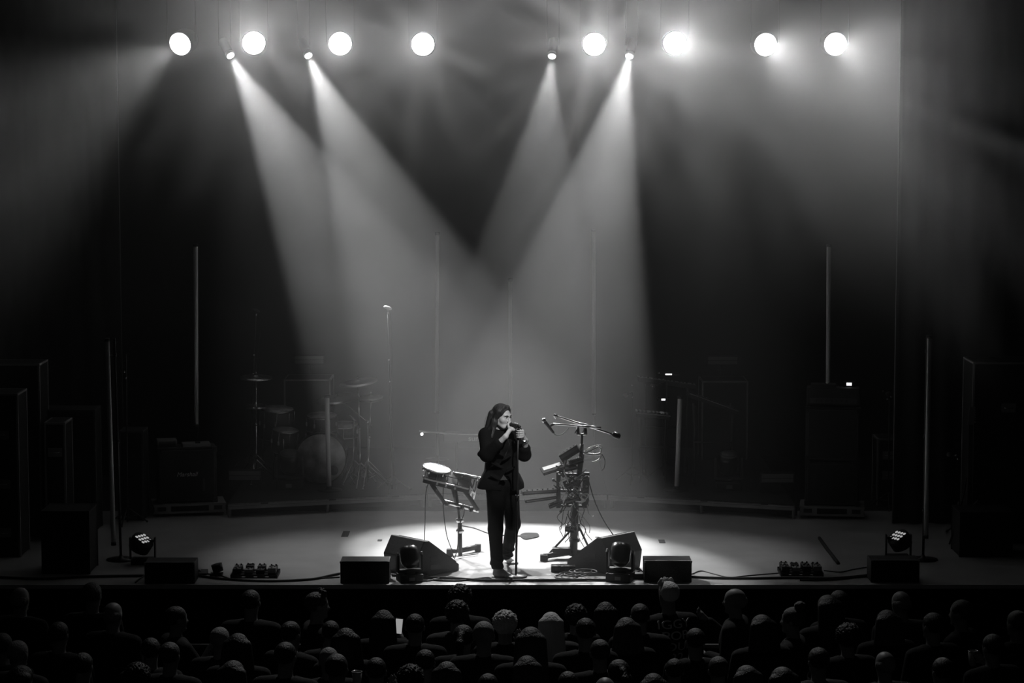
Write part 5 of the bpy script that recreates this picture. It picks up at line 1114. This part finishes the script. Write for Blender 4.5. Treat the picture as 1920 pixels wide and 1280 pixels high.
# pixel x, pixel y of the top of the head, height, hair, hair tone, turn (deg), pose, shirt, label
PEOPLE = [
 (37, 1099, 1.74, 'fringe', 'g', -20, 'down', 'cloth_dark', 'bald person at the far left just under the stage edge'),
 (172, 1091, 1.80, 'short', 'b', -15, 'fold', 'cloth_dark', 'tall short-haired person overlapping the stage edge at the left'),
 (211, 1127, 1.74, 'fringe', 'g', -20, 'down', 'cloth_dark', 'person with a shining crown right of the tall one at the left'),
 (470, 1105, 1.76, 'short', 'd', -10, 'fold', 'cloth_dark', 'dark short-haired person below the left pedalboard'),
 (330, 1136, 1.70, 'short', 'd', -60, 'hold', 'cloth_dark', 'person in profile with raised hand below the leftmost front fill speaker'),
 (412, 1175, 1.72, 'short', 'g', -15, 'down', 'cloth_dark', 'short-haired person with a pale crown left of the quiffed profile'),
 (446, 1187, 1.70, 'bob', 'd', -5, 'fold', 'cloth_dark', 'dark bob-haired person beside the pale-crowned one at the left'),
 (33, 1200, 1.70, 'short', 'g', -20, 'down', 'cloth_mid', 'short-haired person at the far left in the third row'),
 (4, 1186, 1.72, 'short', 'b', -10, 'fold', 'cloth_dark', 'person cut off by the left edge of the picture'),
 (40, 1247, 1.68, 'long', 'd', -25, 'down', 'shirt_light', 'long-haired person in a paler top at the bottom left corner'),
 (155, 1223, 1.72, 'short', 'd', -15, 'down', 'cloth_dark', 'short-haired person low at the left below the shining crown'),
 (282, 1195, 1.70, 'short', 'd', 5, 'fold', 'cloth_dark', 'dim person left of the round-headed one in the left crowd'),
 (318, 1203, 1.70, 'short', 'b', -15, 'down', 'cloth_dark', 'round-headed person in the middle of the left crowd'),
 (258, 1245, 1.66, 'curly', 'd', -10, 'down', 'cloth_dark', 'curly-haired person at the bottom of the left crowd'),
 (437, 1238, 1.70, 'bob', 'b', -15, 'down', 'cloth_dark', 'bob-haired person at the bottom below the pale-crowned one'),
 (594, 1104, 1.78, 'quiff', 'b', -70, 'fold', 'cloth_dark', 'person with a quiff turned in profile to the right'),
 (545, 1164, 1.72, 'short', 'd', -30, 'hold', 'cloth_dark', 'short-haired person with a glinting ear left below the quiff'),
 (620, 1163, 1.70, 'short', 'd', 0, 'fold', 'cloth_dark', 'dark person directly below the quiffed profile'),
 (648, 1177, 1.70, 'bob', 'd', 5, 'fold', 'cloth_dark', 'dark bob-haired person left of the raised phone'),
 (535, 1203, 1.70, 'short', 'd', -15, 'down', 'cloth_dark', 'dark-headed person with sloping shoulders low left of the cup'),
 (616, 1213, 1.66, 'short', 'g', 10, 'down', 'cloth_dark', 'small pale crown peeking out left of the cup'),
 (631, 1225, 1.70, 'short', 'b', -10, 'down', 'cloth_dark', 'short-haired person just left of the plastic cup'),
 (719, 1143, 1.70, 'long', 'd', 0, 'hold', 'cloth_dark', 'long dark-haired person filming with a phone'),
 (778, 1150, 1.70, 'short', 'd', 0, 'fold', 'cloth_dark', 'dark short-haired person just right of the phone'),
 (857, 1128, 1.74, 'curly', 'd', 5, 'down', 'cloth_mid', 'curly-haired person in front of the left wedge monitor'),
 (863, 1098, 1.76, 'curly', 'd', 0, 'fold', 'cloth_dark', 'dark curly head overlapping the bright stage edge'),
 (869, 1171, 1.70, 'tail', 'd', -10, 'hold', 'cloth_dark', 'person with tied dark hair below the curly one'),
 (907, 1164, 1.74, 'short', 'g', 0, 'down', 'cloth_dark', 'close-cropped grey-haired person left of the blond ones'),
 (947, 1147, 1.70, 'curly', 'l', 0, 'hold', 'cloth_dark', 'blond curly-haired person below the singer'),
 (797, 1217, 1.70, 'short', 'd', 0, 'down', 'cloth_dark', 'round dark head right of the plastic cup'),
 (770, 1249, 1.68, 'curly', 'd', 0, 'down', 'cloth_dark', 'curly dark head at the bottom right of the cup'),
 (838, 1240, 1.70, 'bob', 'b', -5, 'down', 'cloth_dark', 'large bob-haired head at the bottom left of the middle'),
 (995, 1175, 1.70, 'long', 'b', 0, 'down', 'cloth_dark', 'person with long straight hair below the singer'),
 (1033, 1147, 1.70, 'long', 'l', 0, 'down', 'cloth_mid', 'person with bright blond hair lit from the stage'),
 (1080, 1135, 1.72, 'curly', 'd', 5, 'fold', 'cloth_dark', 'curly dark head right of the bright blond one'),
 (1098, 1158, 1.74, 'short', 'd', 10, 'down', 'cloth_dark', 'dark round-headed person right of the bright blond one'),
 (1135, 1128, 1.72, 'long', 'd', 5, 'fold', 'cloth_dark', 'long dark-haired person below the pedal tower'),
 (1174, 1157, 1.68, 'bob', 'b', 15, 'fold', 'cloth_dark', 'small brown head between the long dark hair and the broad back'),
 (1200, 1131, 1.78, 'short', 'd', 5, 'down', 'cloth_dark', 'broad-shouldered dark person left of the printed shirt'),
 (1254, 1084, 1.84, 'quiff', 'l', 25, 'down', 'print', 'tall blond quiffed person in a black shirt printed with tour lettering'),
 (1304, 1177, 1.68, 'short', 'd', 10, 'fold', 'cloth_dark', 'dark short-haired person right of the printed shirt'),
 (1125, 1198, 1.70, 'short', 'b', 10, 'down', 'cloth_dark', 'square-topped head in the lower middle of the crowd'),
 (988, 1229, 1.70, 'long', 'b', 5, 'down', 'cloth_dark', 'long-haired head at the bottom middle'),
 (1160, 1236, 1.70, 'tail', 'd', 15, 'hold', 'cloth_dark', 'person with tied hair and raised arm at the bottom middle'),
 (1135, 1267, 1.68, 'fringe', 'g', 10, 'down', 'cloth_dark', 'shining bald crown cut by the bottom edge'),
 (1379, 1101, 1.76, 'fringe', 'g', 70, 'hold', 'cloth_dark', 'bald person in profile facing left, holding something'),
 (1347, 1230, 1.70, 'short', 'b', 10, 'down', 'cloth_dark', 'short-haired round head at the bottom right of the printed shirt'),
 (1400, 1247, 1.70, 'bob', 'b', 15, 'down', 'cloth_dark', 'bob-haired head at the bottom below the bald profile'),
 (1428, 1152, 1.72, 'bob', 'd', 20, 'fold', 'cloth_dark', 'dark bob-haired person right of the bald profile'),
 (1265, 1234, 1.66, 'short', 'd', 5, 'fold', 'cloth_dark', 'dim head straight below the printed shirt'),
 (1487, 1138, 1.68, 'bun', 'b', 70, 'down', 'cloth_dark', 'person with a hair bun turned in profile to the left'),
 (1552, 1115, 1.74, 'long', 'd', 20, 'down', 'cloth_dark', 'long dark-haired person right of the hair bun'),
 (1573, 1106, 1.78, 'short', 'd', 15, 'fold', 'cloth_dark', 'dark head behind the long hair at the right'),
 (1590, 1171, 1.70, 'curly', 'd', 20, 'down', 'cloth_dark', 'curly head below the long dark hair at the right'),
 (1535, 1213, 1.74, 'short', 'd', 15, 'down', 'cloth_mid', 'large round head low at the right with lit shoulders'),
 (1690, 1106, 1.80, 'fringe', 'g', 20, 'down', 'cloth_mid', 'tall bald person below the rightmost front fill speaker'),
 (1663, 1143, 1.70, 'bob', 'b', 15, 'fold', 'cloth_dark', 'bob-haired person left in front of the tall bald one'),
 (1750, 1148, 1.72, 'short', 'd', 30, 'fold', 'cloth_dark', 'dark person between the tall bald one and the right profile'),
 (1803, 1124, 1.76, 'short', 'b', 55, 'hold', 'cloth_dark', 'short-haired person in half profile near the right edge'),
 (1660, 1219, 1.72, 'fringe', 'g', 15, 'down', 'cloth_dark', 'bald shining crown low at the right'),
 (1908, 1144, 1.72, 'short', 'b', 30, 'down', 'cloth_dark', 'person cut off by the right edge of the picture'),
 (1768, 1232, 1.68, 'short', 'd', 20, 'down', 'cloth_mid', 'dark head with a lit shoulder low at the right'),
 (1467, 1250, 1.70, 'bob', 'd', 15, 'down', 'cloth_dark', 'dark bob-haired head at the bottom right of the middle'),
 (1862, 1188, 1.72, 'short', 'd', 25, 'hold', 'cloth_dark', 'dark person holding a cup near the right edge'),
 (110, 1165, 1.70, 'short', 'd', -15, 'fold', 'cloth_dark', 'dim dark head between the bald and the shining crown at the left'),
 (705, 1232, 1.66, 'short', 'd', 0, 'hold', 'cloth_dark', 'dark person holding up the plastic cup'),
 (1225, 1262, 1.68, 'bob', 'd', 5, 'down', 'cloth_dark', 'dark head cut by the bottom edge right of the shining crown'),
 (915, 1262, 1.66, 'short', 'd', 0, 'down', 'cloth_dark', 'dark head cut by the bottom edge left of the middle'),
 (1065, 1258, 1.68, 'short', 'd', 5, 'down', 'cloth_dark', 'dark head cut by the bottom edge right of the long hair'),
]
mat('print', 0.014, 0.9, bump=0.2, bscale=40)
crowd = {}
# keep each head on its line of sight and pull bodies that would touch apart in depth by their height
def _pos(q): return G(q[0], q[1], FLOOR_Z + q[2] + (0.03 if q[3] == 'quiff' else 0.0))
PEOPLE = [list(q) for q in PEOPLE]
for _ in range(60):
    for i in range(len(PEOPLE)):
        for j in range(i):
            a, b = PEOPLE[i], PEOPLE[j]; pa, pb_ = _pos(a), _pos(b); dx = abs(pa.x - pb_.x); dy = pa.y - pb_.y
            if dx < 0.52 and abs(dy) < 0.40:
                s_ = 1 if dy > 0 or (dy == 0 and i > j) else -1; m_ = 0.006
                a[2] = min(1.90, max(1.56, a[2] - s_ * m_)); b[2] = min(1.90, max(1.56, b[2] + s_ * m_))
for q in PEOPLE:
    while _pos(q).y > -2.55 and q[2] < 1.93: q[2] += 0.01
for (px, py, ht, hk, tone, turn, pose, shirt, lab) in PEOPLE:
    s = ht / 1.735; g = G(px, py, FLOOR_Z + ht + (0.03 if hk == 'quiff' else 0.0))
    o = link('person', C(make_body, pose)); o.location = (g.x, g.y, FLOOR_Z); o.scale = (1.08 * s, 1.08 * s, s); o.rotation_euler = (0, 0, R(turn))
    tag(o, lab, 'person', 'people in the audience')
    link('shirt', C(make_shirt, pose, shirt), o); link('trousers', C(make_trousers, 'jeans'), o); link('hair', C(make_hair, hk, HM_[tone]), o)
    crowd[px] = o
# lettering on the printed shirt
big = crowd[1254]; sh = [c for c in COL.objects if c.parent == big and c.name.startswith('shirt')][0]
from mathutils.bvhtree import BVHTree
sh_tree = BVHTree.FromPolygons([v.co for v in sh.data.vertices], [p.vertices[:] for p in sh.data.polygons])
for k, (t, sz) in enumerate((('IGGY', 0.105), ('POP', 0.105), ('TOUR', 0.105), ("'22", 0.105))):
    me = text_mesh(t, sz, 0.002); me.materials.clear(); me.materials.append(MATS['ink'])
    z0 = 1.372 - k * 0.098
    for v in me.vertices: v.co.x *= 1.25
    for v in me.vertices:                                      # laid onto the cloth
        ex, h_, th_ = v.co.x, v.co.y, v.co.z; hit, loc, nr, fi = sh_tree.ray_cast(Vector((ex, -1, z0 + h_)), Vector((0, 1, 0))), None, None, None
        yy = hit[0].y if hit[0] is not None else -0.13
        v.co = Vector((ex, yy - 0.005 - th_, z0 + h_))
    link('lettering', me, sh)
# phone and cups in hands
def held(px, local): o = crowd[px]; return Matrix.LocRotScale(o.location, o.rotation_euler, o.scale) @ Vector(local)
p = held(719, (0.125, 0.3, 1.5)); ph_ = thing('phone', 'phone with a lit screen raised by the long dark-haired person', 'phone', p, 0.0)
MB().box((0, 0, 0), (0.075, 0.009, 0.15), (-0.25, 0.1, 0)).build('case', 'black', ph_, 0.003); MB().box((0, -0.0055, -0.001), (0.066, 0.003, 0.138), (-0.25, 0.1, 0)).build('screen', 'led_dim', ph_)
def cup(label, loc):
    r = thing('plastic_cup', label, 'cup', loc, group='plastic cups'); MB().lathe([(0.03, -0.13), (0.032, -0.128), (0.044, 0.0), (0.0415, 0.0), (0.03, -0.12)], n=28).build('cup_wall', 'cup', r)
    P = [(0.044 * math.cos(i * PI / 16), 0.044 * math.sin(i * PI / 16), 0) for i in range(33)]; MB().tube(P, 0.004, 6).build('rim', 'chrome', r)  # chrome rim imitates the shine of backlit plastic
    MB().lathe([(0.0395, -0.03), (0.0395, -0.028)], n=28).build('drink', 'black_gloss', r)
mat('cup', 0.5, 0.3)
cup('clear plastic cup with a bright rim held up in the left crowd', held(705, (-0.18, 0.42, 1.5)))
cup('plastic cup with a dim rim held near the right edge', held(1862, (0.1, 0.4, 1.48)))
